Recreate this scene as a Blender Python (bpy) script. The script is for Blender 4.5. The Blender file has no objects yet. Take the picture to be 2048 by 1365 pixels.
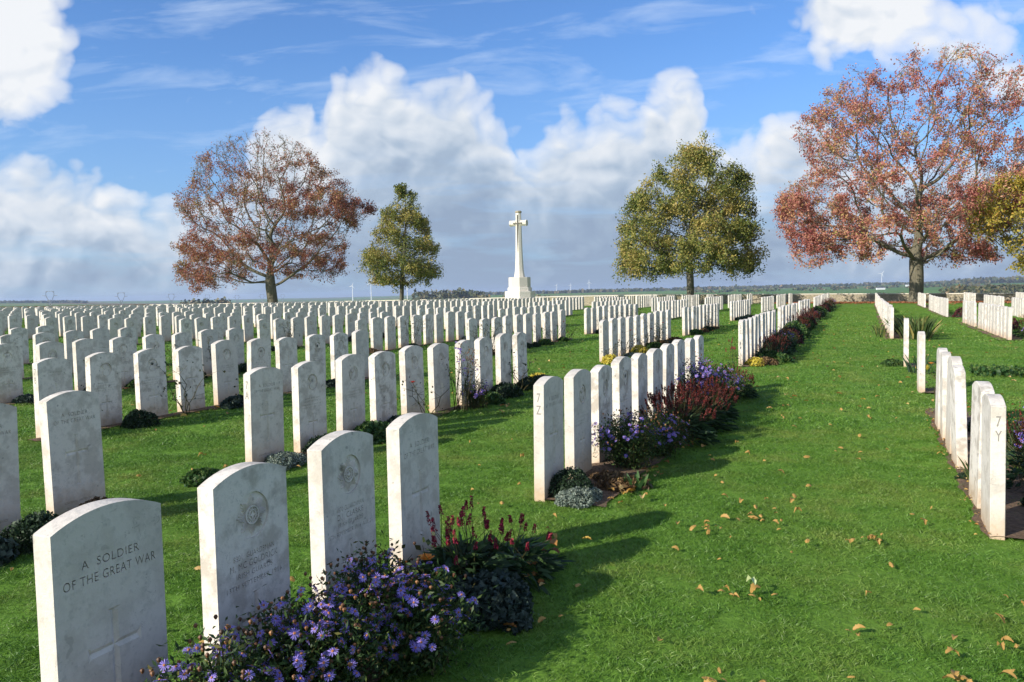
import bpy, bmesh, math, random
import numpy as np
from mathutils import Vector, Matrix
R = random.Random(7)
rad = math.radians
scene = bpy.context.scene
COL = scene.collection

# ------------------------------------------------------------------ helpers
def link(o):
    COL.objects.link(o); return o
def tag(o, label=None, cat=None, group=None, kind=None):
    if label: o['label'] = label
    if cat: o['category'] = cat
    if group: o['group'] = group
    if kind: o['kind'] = kind
    return o
def empty(name, loc=(0, 0, 0), rz=0.0):
    o = bpy.data.objects.new(name, None); o.location = loc; o.rotation_euler = (0, 0, rz)
    o.empty_display_size = .1
    return link(o)
def mesh_np(name, V, F, mats, parent=None, midx=None, smooth=False, linkit=True):
    """V (n,3), F list/array of faces with equal length per call or list of lists"""
    me = bpy.data.meshes.new(name)
    V = np.asarray(V, dtype=np.float32)
    if isinstance(F, np.ndarray):
        n, k = F.shape
        me.vertices.add(len(V)); me.vertices.foreach_set('co', V.ravel())
        me.loops.add(n * k); me.loops.foreach_set('vertex_index', F.astype(np.int32).ravel())
        me.polygons.add(n); me.polygons.foreach_set('loop_start', np.arange(0, n * k, k, dtype=np.int32))
        me.polygons.foreach_set('loop_total', np.full(n, k, dtype=np.int32))
    else:
        me.from_pydata([tuple(v) for v in V], [], F)
    for m in (mats if isinstance(mats, (list, tuple)) else [mats]): me.materials.append(m)
    if midx is not None: me.polygons.foreach_set('material_index', np.asarray(midx, dtype=np.int32))
    if smooth: me.polygons.foreach_set('use_smooth', np.ones(len(me.polygons), dtype=bool))
    me.update(); me.validate()
    o = bpy.data.objects.new(name, me)
    if parent: o.parent = parent
    if linkit: link(o)
    return o
class MB:
    """collects faces, several materials"""
    def __init__(s): s.V = []; s.F = []; s.M = []
    def add(s, V, F, m=0):
        b = len(s.V); s.V += [tuple(v) for v in V]; s.F += [[i + b for i in f] for f in F]; s.M += [m] * len(F)
    def box(s, x0, x1, y0, y1, z0, z1, m=0):
        V = [(x, y, z) for z in (z0, z1) for y in (y0, y1) for x in (x0, x1)]
        s.add(V, [(0, 2, 3, 1), (4, 5, 7, 6), (0, 1, 5, 4), (2, 6, 7, 3), (0, 4, 6, 2), (1, 3, 7, 5)], m)
    def tube(s, pts, rads, k=6, m=0, cap=True):
        pts = [Vector(q) for q in pts]; n = len(pts); V = []; ref = Vector((.31, .77, .55)).normalized()
        for i, q in enumerate(pts):
            t = (pts[min(i + 1, n - 1)] - pts[max(i - 1, 0)]).normalized()
            a = t.cross(ref); a = a.normalized() if a.length > 1e-4 else Vector((1, 0, 0)); b = t.cross(a)
            for j in range(k):
                an = 2 * math.pi * j / k
                V.append(q + (a * math.cos(an) + b * math.sin(an)) * rads[i])
        F = [(i * k + j, i * k + (j + 1) % k, (i + 1) * k + (j + 1) % k, (i + 1) * k + j) for i in range(n - 1) for j in range(k)]
        if cap: F += [tuple(reversed(range(k))), tuple(range((n - 1) * k, n * k))]
        s.add(V, F, m)
    def build(s, name, mats, parent=None, smooth=False):
        return mesh_np(name, s.V or [(0, 0, 0)], s.F, mats, parent, s.M, smooth)

# ------------------------------------------------------------------ materials
def mat(name):
    m = bpy.data.materials.new(name); m.use_nodes = True
    nt = m.node_tree; b = nt.nodes['Principled BSDF']
    return m, nt, b
def N(nt, t, **k):
    n = nt.nodes.new(t)
    for a, v in k.items():
        if a in ('op',): n.operation = v
        elif hasattr(n, a): setattr(n, a, v)
    return n
def L(nt, a, b): nt.links.new(a, b)
def ramp(nt, fac, stops, interp='LINEAR'):
    r = nt.nodes.new('ShaderNodeValToRGB'); r.color_ramp.interpolation = interp
    e = r.color_ramp.elements
    while len(e) < len(stops): e.new(.5)
    for i, (p, c) in enumerate(stops):
        e[i].position = p; e[i].color = (c[0], c[1], c[2], 1) if not isinstance(c, (int, float)) else (c, c, c, 1)
    L(nt, fac, r.inputs[0]); return r.outputs[0]
def noise(nt, scale, vec=None, detail=4, rough=.55, dist=0.0, dim='3D', w=None):
    n = nt.nodes.new('ShaderNodeTexNoise'); n.noise_dimensions = dim
    n.inputs['Scale'].default_value = scale; n.inputs['Detail'].default_value = detail
    n.inputs['Roughness'].default_value = rough; n.inputs['Distortion'].default_value = dist
    if vec is not None: L(nt, vec, n.inputs['Vector'])
    if w is not None: L(nt, w, n.inputs['W'])
    return n.outputs['Fac']
def mixc(nt, fac, a, b, mode='MIX'):
    m = nt.nodes.new('ShaderNodeMix'); m.data_type = 'RGBA'; m.blend_type = mode; m.clamp_factor = True
    for s, v in ((m.inputs[0], fac), (m.inputs[6], a), (m.inputs[7], b)):
        if isinstance(v, (int, float)): s.default_value = v
        elif isinstance(v, tuple): s.default_value = (*v, 1) if len(v) == 3 else v
        else: L(nt, v, s)
    return m.outputs[2]
def math_(nt, op, a, b=None, c=None, clamp=False):
    m = nt.nodes.new('ShaderNodeMath'); m.operation = op; m.use_clamp = clamp
    for i, v in enumerate((a, b, c)):
        if v is None: continue
        if isinstance(v, (int, float)): m.inputs[i].default_value = v
        else: L(nt, v, m.inputs[i])
    return m.outputs[0]
def vmath(nt, op, a, b=None):
    m = nt.nodes.new('ShaderNodeVectorMath'); m.operation = op
    for i, v in enumerate((a, b)):
        if v is None: continue
        if isinstance(v, tuple): m.inputs[i].default_value = v
        else: L(nt, v, m.inputs[i])
    return m.outputs[0]
def bump(nt, b, h, strength=.3, dist=.01):
    bp = nt.nodes.new('ShaderNodeBump'); bp.inputs['Strength'].default_value = strength; bp.inputs['Distance'].default_value = dist
    L(nt, h, bp.inputs['Height']); L(nt, bp.outputs[0], b.inputs['Normal'])
def simple(name, col, rough=.8, var=.15, scale=8):
    m, nt, b = mat(name); b.inputs['Roughness'].default_value = rough
    g = N(nt, 'ShaderNodeNewGeometry'); f = noise(nt, scale, g.outputs['Position'])
    c = mixc(nt, f, tuple(x * (1 - var) for x in col), tuple(min(1, x * (1 + var)) for x in col)); L(nt, c, b.inputs['Base Color'])
    return m
def leafmat(name, stops, trans=.35, patch=.0, rough=.55, patchscale=.35):
    """foliage: colour by leaf (random per island) shifted by a position noise in patches; translucent"""
    m, nt, b = mat(name); g = N(nt, 'ShaderNodeNewGeometry')
    f = g.outputs['Random Per Island']
    if patch:
        n = noise(nt, patchscale, g.outputs['Position'], detail=2)
        n2 = math_(nt, 'MULTIPLY', math_(nt, 'SUBTRACT', n, .5), 3.2 * patch)
        f = math_(nt, 'ADD', math_(nt, 'ADD', math_(nt, 'MULTIPLY', f, 1 - patch * .6), patch * .3), n2, clamp=True)
    c = ramp(nt, f, stops)
    L(nt, c, b.inputs['Base Color']); b.inputs['Roughness'].default_value = rough
    b.inputs['Specular IOR Level'].default_value = .3
    t = N(nt, 'ShaderNodeBsdfTranslucent'); L(nt, c, t.inputs[0])
    mx = N(nt, 'ShaderNodeMixShader'); mx.inputs[0].default_value = trans
    L(nt, b.outputs[0], mx.inputs[1]); L(nt, t.outputs[0], mx.inputs[2])
    L(nt, mx.outputs[0], nt.nodes['Material Output'].inputs[0])
    return m

def stone_material(name, island=False, dirt=1.0, tint=(.75, .69, .605)):
    m, nt, b = mat(name); b.inputs['Roughness'].default_value = .85; b.inputs['Specular IOR Level'].default_value = .25
    g = N(nt, 'ShaderNodeNewGeometry'); oi = N(nt, 'ShaderNodeObjectInfo'); tc = N(nt, 'ShaderNodeTexCoord')
    pos = g.outputs['Position']
    rnd = g.outputs['Random Per Island'] if island else oi.outputs['Random']
    big = noise(nt, 9, pos, detail=5, rough=.6)
    blot = ramp(nt, big, [(.47, 0), (.60, 1)])
    sm = noise(nt, 38, pos, detail=4, rough=.65); smr = ramp(nt, sm, [(.52, 0), (.68, 1)])
    fine = noise(nt, 160, pos, detail=3)
    scr = ramp(nt, noise(nt, 17, pos, detail=3, rough=.6, dist=2.5), [(.615, 0), (.63, 1), (.645, 0)]); scrm = ramp(nt, noise(nt, 6, pos, detail=2), [(.48, 0), (.58, 1)])
    speck = ramp(nt, noise(nt, 26, pos, detail=1, rough=.3), [(.735, 0), (.77, 1)])
    dirtrnd = ramp(nt, rnd, [(0, .25), (.6, .6), (1, 1.0)])
    c = mixc(nt, math_(nt, 'MULTIPLY', math_(nt, 'MULTIPLY', blot, dirtrnd), .78 * dirt), tint, (.34, .285, .22))
    c = mixc(nt, math_(nt, 'MULTIPLY', smr, .36 * dirt), c, (.38, .37, .33))
    c = mixc(nt, math_(nt, 'MULTIPLY', math_(nt, 'MULTIPLY', speck, dirtrnd), .8 * dirt), c, (.10, .085, .07))
    c = mixc(nt, math_(nt, 'MULTIPLY', math_(nt, 'MULTIPLY', scr, scrm), .65 * dirt), c, (.20, .185, .16))
    c = mixc(nt, math_(nt, 'MULTIPLY', fine, .14), c, (.86, .83, .77))
    val = math_(nt, 'ADD', math_(nt, 'MULTIPLY', rnd, .22), .84)
    hsv = N(nt, 'ShaderNodeHueSaturation'); L(nt, val, hsv.inputs['Value']); L(nt, c, hsv.inputs['Color']); c = hsv.outputs[0]
    # soil splashed on the foot of the stone, rainwater streaks under the curved top
    sx = N(nt, 'ShaderNodeSeparateXYZ'); L(nt, tc.outputs['Object'], sx.inputs[0])
    if not island:
        zz = math_(nt, 'ADD', sx.outputs[2], math_(nt, 'MULTIPLY', math_(nt, 'SUBTRACT', sm, .5), .22))
        foot = ramp(nt, zz, [(0, 1), (.055, .75), (.22, 0)])
        c = mixc(nt, math_(nt, 'MULTIPLY', foot, .72), c, (.50, .33, .17))
        cap = ramp(nt, math_(nt, 'ADD', zz, math_(nt, 'MULTIPLY', math_(nt, 'SUBTRACT', big, .5), .5)), [(.66, 0), (.86, 1)])
        c = mixc(nt, math_(nt, 'MULTIPLY', math_(nt, 'MULTIPLY', cap, dirtrnd), .35 * dirt), c, (.36, .355, .31))
    L(nt, c, b.inputs['Base Color'])
    h = math_(nt, 'ADD', math_(nt, 'MULTIPLY', fine, .4), sm)
    bump(nt, b, h, .5, .005)
    return m
M_STONE = stone_material('portland_stone')
M_STONE_FAR = stone_material('portland_stone_far', island=True)
M_LETTER = simple('letter_grime_and_shade', (.20, .185, .16), .95, .2, 60)  # letter floors: grime, darkened further to imitate shade inside the cuts
M_CROSS = stone_material('cross_limestone', island=True, dirt=.5, tint=(.74, .69, .59))
M_CROSSCAP = simple('weathered_cap_stone', (.33, .29, .21), .9, .25, 9)
M_BRONZE = simple('bronze', (.10, .085, .055), .5, .2, 4)
M_BARK = None
def bark(name, a, b_):
    m, nt, b = mat(name); g = N(nt, 'ShaderNodeNewGeometry')
    f = noise(nt, 3.0, vmath(nt, 'MULTIPLY', g.outputs['Position'], (3, 3, .6)), detail=6, rough=.7)
    L(nt, ramp(nt, f, [(.3, a), (.7, b_)]), b.inputs['Base Color']); b.inputs['Roughness'].default_value = .9
    bump(nt, b, f, .8, .05); return m
M_BARK = bark('ash_bark', (.085, .075, .05), (.21, .19, .13))
M_BARK2 = bark('oak_bark', (.06, .055, .04), (.16, .15, .11))
M_ASH = leafmat('ash_leaves_red', [(0, (.19, .045, .04)), (.3, (.31, .105, .075)), (.6, (.42, .19, .125)), (.82, (.44, .27, .10)), (1, (.20, .21, .06))], .3, .45, patchscale=.3)
M_ASH2 = leafmat('ash_leaves_crimson', [(0, (.30, .07, .07)), (.38, (.46, .17, .135)), (.68, (.58, .29, .20)), (.88, (.56, .38, .14)), (1, (.34, .33, .08))], .32, .45, patchscale=.28)
M_OAK = leafmat('oak_leaves', [(0, (.075, .11, .025)), (.35, (.17, .20, .045)), (.65, (.33, .29, .07)), (1, (.50, .37, .12))], .25, .5, patchscale=.35)
M_GOLD = leafmat('golden_leaves', [(0, (.16, .19, .04)), (.45, (.38, .32, .05)), (.8, (.55, .40, .07)), (1, (.50, .22, .07))], .35, .4)
M_SOIL = None
def soil():
    m, nt, b = mat('bare_soil'); g = N(nt, 'ShaderNodeNewGeometry')
    f = noise(nt, 22, g.outputs['Position'], detail=8, rough=.7); f2 = noise(nt, 3, g.outputs['Position'])
    L(nt, mixc(nt, f2, ramp(nt, f, [(.3, (.07, .045, .028)), (.7, (.22, .14, .08))]), ramp(nt, f, [(.3, (.10, .06, .035)), (.7, (.30, .19, .11))])), b.inputs['Base Color'])
    b.inputs['Roughness'].default_value = 1; bump(nt, b, f, 1, .04); return m
M_SOIL = soil()

# ------------------------------------------------------------------ survey of the place (metres; camera above the origin)
CAM_H = 1.4544; FPX = 1587.6 / 2048.0; PITCH = 3.571; ROLL = 1.125
TH = rad(24.0583); U = np.array([math.sin(TH), math.cos(TH)]); NN = np.array([U[1], -U[0]])
O0 = np.array([.2047, 5.3118])
KW = [0.0442, 0.0107, 0.0012, 0.0001, 0.0, -0.0, 0.1528, 0.1259, 0.0382, 0.0051, 0.0004, 0.0, -0.0, -0.1496, -0.0791, 0.1113, 0.0542, 0.012, 0.0014, -0.0001, -0.0, 0.3424, -0.0743,
      -0.0842, -0.0031, 0.0344, 0.0273, 0.0022, -0.0013, -0.0003, -0.4272, 0.2617, 0.2081, -0.0792, 0.0517, 0.0492, -0.0068, -0.0064, -0.001, -0.0921, -0.0353, -0.1046, 0.0903, 0.0313,
      -0.0291, -0.0128, -0.0017, -0.0389, 0.0573, -0.0107, -0.034, -0.0114, -0.0015, 0.0111, -0.0156, -0.0161, -0.0047, -0.0006, -0.0045, -0.0034, -0.0009, -0.0001]
CEN = [(x, y) for x in range(-40, 61, 12) for y in range(2, 100, 12) if abs(x) < y * .8 + 10]
def near_z(x, y):
    z = -.0301 * x / 10 * .1 * 10 + .008 * y / 10
    for (cx, cy), w in zip(CEN, KW):
        z = z + w * np.exp(-((cx - x) ** 2 + (cy - y) ** 2) / (2 * 14. ** 2))
    z = np.where((z > .22) & (y > 24), .22 + (z - .22) * np.interp(y, [24, 34], [1, .2]), z)
    u_ = (x - .2047) * .4077 + (y - 5.3118) * .9131; D_ = -((x - .2047) * .9131 - (y - 5.3118) * .4077)
    t = np.clip((u_ - 30) / 30, 0, 1); z = z - t * t * (3 - 2 * t) * np.interp(D_, [10, 20, 45, 77, 105], [0, .08, .30, .46, .56])
    return z
AZ = [-60, -33, -29, -26, -22, -18, -12, -7, -3, 0, 5, 13, 23, 31, 40, 60]
CR = [-8, -8, -14, -26, -34, -36, -40, -27, -18, -15, -12, -10, -7, -1, 0, 0]      # far crest heights by bearing
def far_z(r, az):
    crest = np.interp(az, AZ, CR)
    a = np.interp(np.log(np.maximum(r, 1)), np.log([70, 110, 300, 800, 1500]), [0, -1.5, -7, -15, -21])
    t = np.clip((r - 1500) / 3500, 0, 1)
    return a * (1 - t) + crest * t
def gz(x, y):
    x = np.asarray(x, float); y = np.asarray(y, float)
    r = np.hypot(x, y); az = np.degrees(np.arctan2(x, y))
    b = np.clip((r - 85) / 60, 0, 1)
    yy = np.maximum(y, -10)
    w = np.exp(-np.maximum(0, -y) / 10)
    f = far_z(r, az)
    v = near_z(x, yy) * w * (1 - b) + f * np.clip((r - 75) / 60, 0, 1)
    return float(v) if v.ndim == 0 else v
UB = [0, 9.4652, 17.3437, 27.5016, 38.3911, 46.6201, 55.9368]; LB = [0, 0, .0989, .311, .3913, .4314, .5007]
OFF = [0, .034, .3214, .6418, 1.0038, 1.4598, 1.5378]; DD = [0, 2.5784, 5.5593, 8.5628, 11.7239, 14.8619, 17.6694]
SP = .6038
def rowpt(u, D):
    q = O0 + U * u - NN * D
    return q
def P3(u, D, dz=0.0):
    q = rowpt(u, D); return Vector((q[0], q[1], gz(q[0], q[1]) + dz))
W_, T_, SH, AP = .38, .076, .77, .815
RZ = math.atan2(U[1], U[0])
def px(P):
    """picture position of a world point (only used to find out what the picture shows)"""
    c, s = math.cos(rad(PITCH)), math.sin(rad(PITCH)); cr, sr = math.cos(rad(ROLL)), math.sin(rad(ROLL))
    fw = (0, c, -s); up = (0, s, c); rt = (1, 0, 0)
    r2 = [cr * rt[i] - sr * up[i] for i in range(3)]; u2 = [sr * rt[i] + cr * up[i] for i in range(3)]
    q = (P[0], P[1], P[2] - CAM_H); d = sum(a * b for a, b in zip(q, fw))
    if d < .1: return None
    return 1024 + 1587.6 * sum(a * b for a, b in zip(q, r2)) / d, 682.5 - 1587.6 * sum(a * b for a, b in zip(q, u2)) / d, d

# ------------------------------------------------------------------ camera, sun, sky
cam = bpy.data.cameras.new('camera'); co = link(bpy.data.objects.new('camera', cam))
cam.sensor_width = 36; cam.lens = 36 * FPX; cam.clip_start = .05; cam.clip_end = 60000
c, s = math.cos(rad(PITCH)), math.sin(rad(PITCH)); cr, sr = math.cos(rad(ROLL)), math.sin(rad(ROLL))
fw = Vector((0, c, -s)); up = Vector((0, s, c)); rt = Vector((1, 0, 0))
r2 = rt * cr - up * sr; u2 = rt * sr + up * cr
mw = Matrix((r2, u2, -fw)).transposed().to_4x4(); mw.translation = Vector((0, 0, CAM_H)); co.matrix_world = mw
scene.camera = co
SUN_AZ, SUN_EL = 237.5, 25.5
sl = bpy.data.lights.new('sun', 'SUN'); so = link(bpy.data.objects.new('sun', sl))
sl.energy = 5.0; sl.angle = rad(.53); sl.color = (1, .93, .82)
sd = Vector((math.sin(rad(SUN_AZ)) * math.cos(rad(SUN_EL)), math.cos(rad(SUN_AZ)) * math.cos(rad(SUN_EL)), math.sin(rad(SUN_EL))))
so.rotation_euler = sd.to_track_quat('Z', 'Y').to_euler()
so.location = (0, 0, 30)

W = bpy.data.worlds.new('World'); scene.world = W; W.use_nodes = True
nt = W.node_tree; bg = nt.nodes['Background']; bg.inputs[1].default_value = .1
sky = N(nt, 'ShaderNodeTexSky'); sky.sky_type = 'NISHITA'; sky.sun_disc = False
sky.sun_elevation = rad(SUN_EL); sky.sun_rotation = rad(SUN_AZ); sky.ozone_density = 2.2; sky.dust_density = .6; sky.air_density = 1.0
tc = N(nt, 'ShaderNodeTexCoord'); sx = N(nt, 'ShaderNodeSeparateXYZ'); L(nt, tc.outputs['Generated'], sx.inputs[0])
yy = math_(nt, 'MAXIMUM', sx.outputs[1], .05)
# bearing / elevation of a sky direction: a = tan(bearing), e = tan(elevation)/cos
A_ = math_(nt, 'DIVIDE', sx.outputs[0], yy); E_ = math_(nt, 'DIVIDE', sx.outputs[2], yy)
front = ramp(nt, sx.outputs[1], [(.02, 0), (.2, 1)])
def sky_ae(x, y):
    """bearing/elevation tangents of a survey sighting"""
    X = (x - 1024) / 1587.6; Y = (682.5 - y) / 1587.6
    d = Vector(fw) + Vector(r2) * X + Vector(u2) * Y
    return d.x / d.y, d.z / d.y
def comb(a, e, z=0.0):
    n = N(nt, 'ShaderNodeCombineXYZ')
    for i, v in enumerate((a, e, z)):
        if isinstance(v, (int, float)): n.inputs[i].default_value = v
        else: L(nt, v, n.inputs[i])
    return n.outputs[0]
# cumulus banks: the top edge of the main bank by bearing (survey sightings x, y), then separate clouds (x, y, half-width, half-height, weight)
EDGE = [(-60, 318), (60, 322), (150, 330), (250, 352), (300, 400), (345, 392), (400, 415), (500, 330), (560, 205), (610, 190), (632, 235), (655, 165), (700, 122), (770, 116), (830, 160), (900, 152), (955, 195), (1010, 225), (1062, 292), (1105, 235), (1200, 218), (1262, 215),
        (1290, 165), (1345, 152), (1400, 165), (1425, 230), (1500, 268), (1560, 232), (1620, 240), (1700, 300), (1850, 330), (2100, 300)]
BANKS = [(10, 110, 105, 120, 1.5), (10, -20, 110, 90, 1.3), (1735, 25, 120, 75, 1.5), (1655, 95, 50, 60, .75), (1900, 60, 170, 70, .72), (2010, 150, 90, 45, .7),
         (1030, 262, 40, 20, .5)]
def billow(v, sc_, det=0.0):
    return math_(nt, 'ABSOLUTE', math_(nt, 'MULTIPLY', math_(nt, 'SUBTRACT', noise(nt, sc_, v, detail=det, rough=.5), .5), 2.0))
ec = nt.nodes.new('ShaderNodeFloatCurve')
A0, A1 = -.75, .80; E0, E1 = 0., .5
cpt = ec.mapping.curves[0]; pts_ = [((sky_ae(x, y)[0] - A0) / (A1 - A0), (sky_ae(x, y)[1] - E0) / (E1 - E0)) for x, y in EDGE]
pts_ = [(0, pts_[0][1])] + [q for q in pts_ if 0 < q[0] < 1] + [(1, pts_[-1][1])]
while len(cpt.points) < len(pts_): cpt.points.new(.5, .5)
for q, pt in zip(pts_, cpt.points): pt.location = q; pt.handle_type = 'AUTO_CLAMPED'
ec.mapping.update()
def density(dx, dy):
    a = math_(nt, 'ADD', A_, dx); e = math_(nt, 'ADD', E_, dy); v = comb(a, math_(nt, 'MULTIPLY', e, 1.2))
    wn = nt.nodes.new('ShaderNodeTexNoise'); wn.inputs['Scale'].default_value = 7; wn.inputs['Detail'].default_value = 3; L(nt, v, wn.inputs['Vector'])
    vw = vmath(nt, 'ADD', v, vmath(nt, 'MULTIPLY', vmath(nt, 'SUBTRACT', wn.outputs['Color'], (.5, .5, .5)), (.07, .07, 0)))
    p1 = billow(vw, 11.0, 1.0); p2 = billow(vw, 27.0, 1.0); fn = noise(nt, 52, vw, detail=4, rough=.62)
    puff = math_(nt, 'SUBTRACT', math_(nt, 'ADD', math_(nt, 'MULTIPLY', p1, 1.0), math_(nt, 'MULTIPLY', p2, .5)), .16)
    puff = math_(nt, 'ADD', puff, math_(nt, 'MULTIPLY', math_(nt, 'SUBTRACT', fn, .5), .30))
    sep = N(nt, 'ShaderNodeSeparateXYZ'); L(nt, vw, sep.inputs[0]); aw = sep.outputs[0]; ew = math_(nt, 'MULTIPLY', sep.outputs[1], 1 / 1.2)
    f = nt.nodes.new('ShaderNodeFloatCurve')
    f.inputs[1].default_value = .5
    c2 = f.mapping.curves[0]
    while len(c2.points) < len(pts_): c2.points.new(.5, .5)
    for q, pt in zip(pts_, c2.points): pt.location = q; pt.handle_type = 'AUTO_CLAMPED'
    f.mapping.update()
    L(nt, math_(nt, 'MULTIPLY', math_(nt, 'SUBTRACT', aw, A0), 1 / (A1 - A0), clamp=True), f.inputs[1])
    top = math_(nt, 'ADD', math_(nt, 'MULTIPLY', f.outputs[0], E1 - E0), E0)
    dep = math_(nt, 'SUBTRACT', top, ew)
    bank = math_(nt, 'MINIMUM', math_(nt, 'MULTIPLY', dep, 14.0), 1.6)
    tot = None
    for (x, y, w, h, k) in BANKS:
        ca, ce = sky_ae(x, y); wa, he = w / 1587.6, h / 1587.6
        u_ = math_(nt, 'MULTIPLY', math_(nt, 'SUBTRACT', aw, ca), 1 / wa); v_ = math_(nt, 'MULTIPLY', math_(nt, 'SUBTRACT', ew, ce), 1 / he)
        d2 = math_(nt, 'ADD', math_(nt, 'MULTIPLY', u_, u_), math_(nt, 'MULTIPLY', v_, v_))
        g = math_(nt, 'SUBTRACT', math_(nt, 'DIVIDE', k * 1.3, math_(nt, 'ADD', 1.0, math_(nt, 'MULTIPLY', d2, d2))), 0.0)
        tot = g if tot is None else math_(nt, 'MAXIMUM', tot, g)
    dens = math_(nt, 'MAXIMUM', bank, math_(nt, 'SUBTRACT', tot, .55))
    return math_(nt, 'ADD', dens, puff), dep, puff, vw
D0, DEP0, PF0, V0 = density(0, 0)
D1, DEP1, PF1, V1 = density(-.010, .013)
big = noise(nt, 3.6, V0, detail=4, rough=.5)
stk = noise(nt, 3.2, vmath(nt, 'MULTIPLY', comb(A_, E_), (1.3, 9.0, 1)), detail=6, rough=.6, dist=.3)
lowm = ramp(nt, E_, [(.02, 1), (.10, .75), (.19, 0)])
edge = ramp(nt, D0, [(.0, 0), (.24, .55), (.70, 1)])
cover = math_(nt, 'MULTIPLY', edge, math_(nt, 'SUBTRACT', 1.0, math_(nt, 'MULTIPLY', lowm, ramp(nt, stk, [(.50, 0), (.68, .7)]))))
relief = math_(nt, 'MULTIPLY', math_(nt, 'SUBTRACT', PF0, PF1), .50)
lowd = ramp(nt, E_, [(.03, .22), (.10, .16), (.24, 0)])
toplit = ramp(nt, math_(nt, 'MULTIPLY', DEP0, 2.5), [(0, .92), (.10, .78), (.32, .50), (.60, .24), (.85, .14)])
bright = math_(nt, 'ADD', math_(nt, 'SUBTRACT', math_(nt, 'ADD', toplit, relief), lowd), math_(nt, 'MULTIPLY', math_(nt, 'SUBTRACT', big, .52), 1.35), clamp=True)
ccol = ramp(nt, bright, [(.06, (2.55, 3.3, 4.5)), (.32, (3.3, 4.15, 5.3)), (.60, (5.2, 5.8, 6.6)), (.90, (7.1, 7.3, 7.6))])
cap_b = sky.outputs[0]
# thin cirrus streaks, and haze towards the horizon
cir = noise(nt, 3.0, vmath(nt, 'MULTIPLY', comb(math_(nt, 'SUBTRACT', A_, math_(nt, 'MULTIPLY', E_, 1.6)), E_), (1.6, 8.0, 1)), detail=6, rough=.6, dist=.5)
cirm = ramp(nt, cir, [(.50, 0), (.80, .5)])
hz = ramp(nt, E_, [(0, .62), (.10, .42), (.30, .06), (.5, 0)])
skyblue = mixc(nt, hz, mixc(nt, 1.0, cap_b, (.70, 1.03, 1.48), 'MULTIPLY'), (2.6, 3.9, 6.0))
skyc = mixc(nt, cirm, skyblue, (6.2, 7.2, 8.6))
ful = mixc(nt, math_(nt, 'MULTIPLY', cover, front), skyc, ccol)
back = mixc(nt, math_(nt, 'MULTIPLY', ramp(nt, noise(nt, 2.2, tc.outputs['Generated'], detail=5), [(.42, .12), (.62, .62)]), math_(nt, 'SUBTRACT', 1.0, front)), ful, (5.3, 5.1, 4.9))  # unseen cloud cover added behind the camera, tinted to fill the shaded faces
L(nt, back, bg.inputs[0])
try: W.cycles.sampling_method = 'MANUAL'; W.cycles.sample_map_resolution = 512
except Exception: pass

vs = scene.view_settings; vs.view_transform = 'Standard'; vs.look = 'None'; vs.exposure = 0.34; vs.gamma = 1; vs.use_curve_mapping = False
cy = scene.cycles; cy.use_denoising = True; cy.max_bounces = 6; cy.diffuse_bounces = 3; cy.transmission_bounces = 3; cy.transparent_max_bounces = 4; cy.volume_bounces = 0
try: cy.use_adaptive_sampling = True; cy.adaptive_threshold = .015
except Exception: pass
HAZE = True
if HAZE:
    mb = MB(); mb.box(-14000, 14000, -300, 14000, -60, 45)
    m = bpy.data.materials.new('haze'); m.use_nodes = True; t = m.node_tree; t.nodes.remove(t.nodes['Principled BSDF'])
    pv = N(t, 'ShaderNodeVolumePrincipled'); pv.inputs['Color'].default_value = (.62, .76, 1, 1); pv.inputs['Density'].default_value = .00007; pv.inputs['Anisotropy'].default_value = .1
    L(t, pv.outputs[0], t.nodes['Material Output'].inputs['Volume'])
    hb = mb.build('haze', m); tag(hb, kind='stuff')

# ------------------------------------------------------------------ ground
def ground_material():
    m, nt, b = mat('ground'); b.inputs['Roughness'].default_value = .95; b.inputs['Specular IOR Level'].default_value = .1
    g = N(nt, 'ShaderNodeNewGeometry'); P = g.outputs['Position']
    sx = N(nt, 'ShaderNodeSeparateXYZ'); L(nt, P, sx.inputs[0])
    n1 = noise(nt, 1.3, P, detail=5, rough=.6); n2 = noise(nt, 14, P, detail=6, rough=.7); n3 = noise(nt, .22, P, detail=3)
    lawn = ramp(nt, n2, [(.25, (.055, .125, .014)), (.5, (.105, .225, .026)), (.75, (.175, .31, .05))])
    lawn = mixc(nt, ramp(nt, n1, [(.35, 0), (.7, .5)]), lawn, (.12, .21, .03))
    lawn = mixc(nt, ramp(nt, n3, [(.45, 0), (.75, .35)]), lawn, (.16, .22, .045))
    # farmland beyond the wall: a patchwork of fields
    dist = N(nt, 'ShaderNodeVectorMath'); dist.operation = 'LENGTH'; L(nt, P, dist.inputs[0])
    vo = N(nt, 'ShaderNodeTexVoronoi'); vo.inputs['Scale'].default_value = .0016; L(nt, vmath(nt, 'MULTIPLY', P, (1, .55, 0)), vo.inputs['Vector'])
    sc = N(nt, 'ShaderNodeSeparateColor'); L(nt, vo.outputs['Color'], sc.inputs[0])
    fld = ramp(nt, sc.outputs[0], [(0, (.10, .19, .04)), (.3, (.20, .20, .09)), (.5, (.17, .13, .07)), (.7, (.12, .22, .05)), (1, (.26, .23, .13))], 'CONSTANT')
    L(nt, mixc(nt, ramp(nt, math_(nt, 'MULTIPLY', dist.outputs['Value'], .001), [(.11, 0), (.125, 1)]), lawn, fld), b.inputs['Base Color'])
    bump(nt, b, n2, .6, .03)
    return m
rr = [0.0] + list(np.geomspace(1.0, 13500, 210)); NA = 420
ang = np.linspace(0, 2 * np.pi, NA, endpoint=False)
Xg = np.outer(rr[1:], np.sin(ang)); Yg = np.outer(rr[1:], np.cos(ang)); Zg = gz(Xg.ravel(), Yg.ravel())
V = np.vstack([[[0, 0, gz(0., 0.)]], np.column_stack([Xg.ravel(), Yg.ravel(), Zg])])
nr = len(rr) - 1
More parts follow.
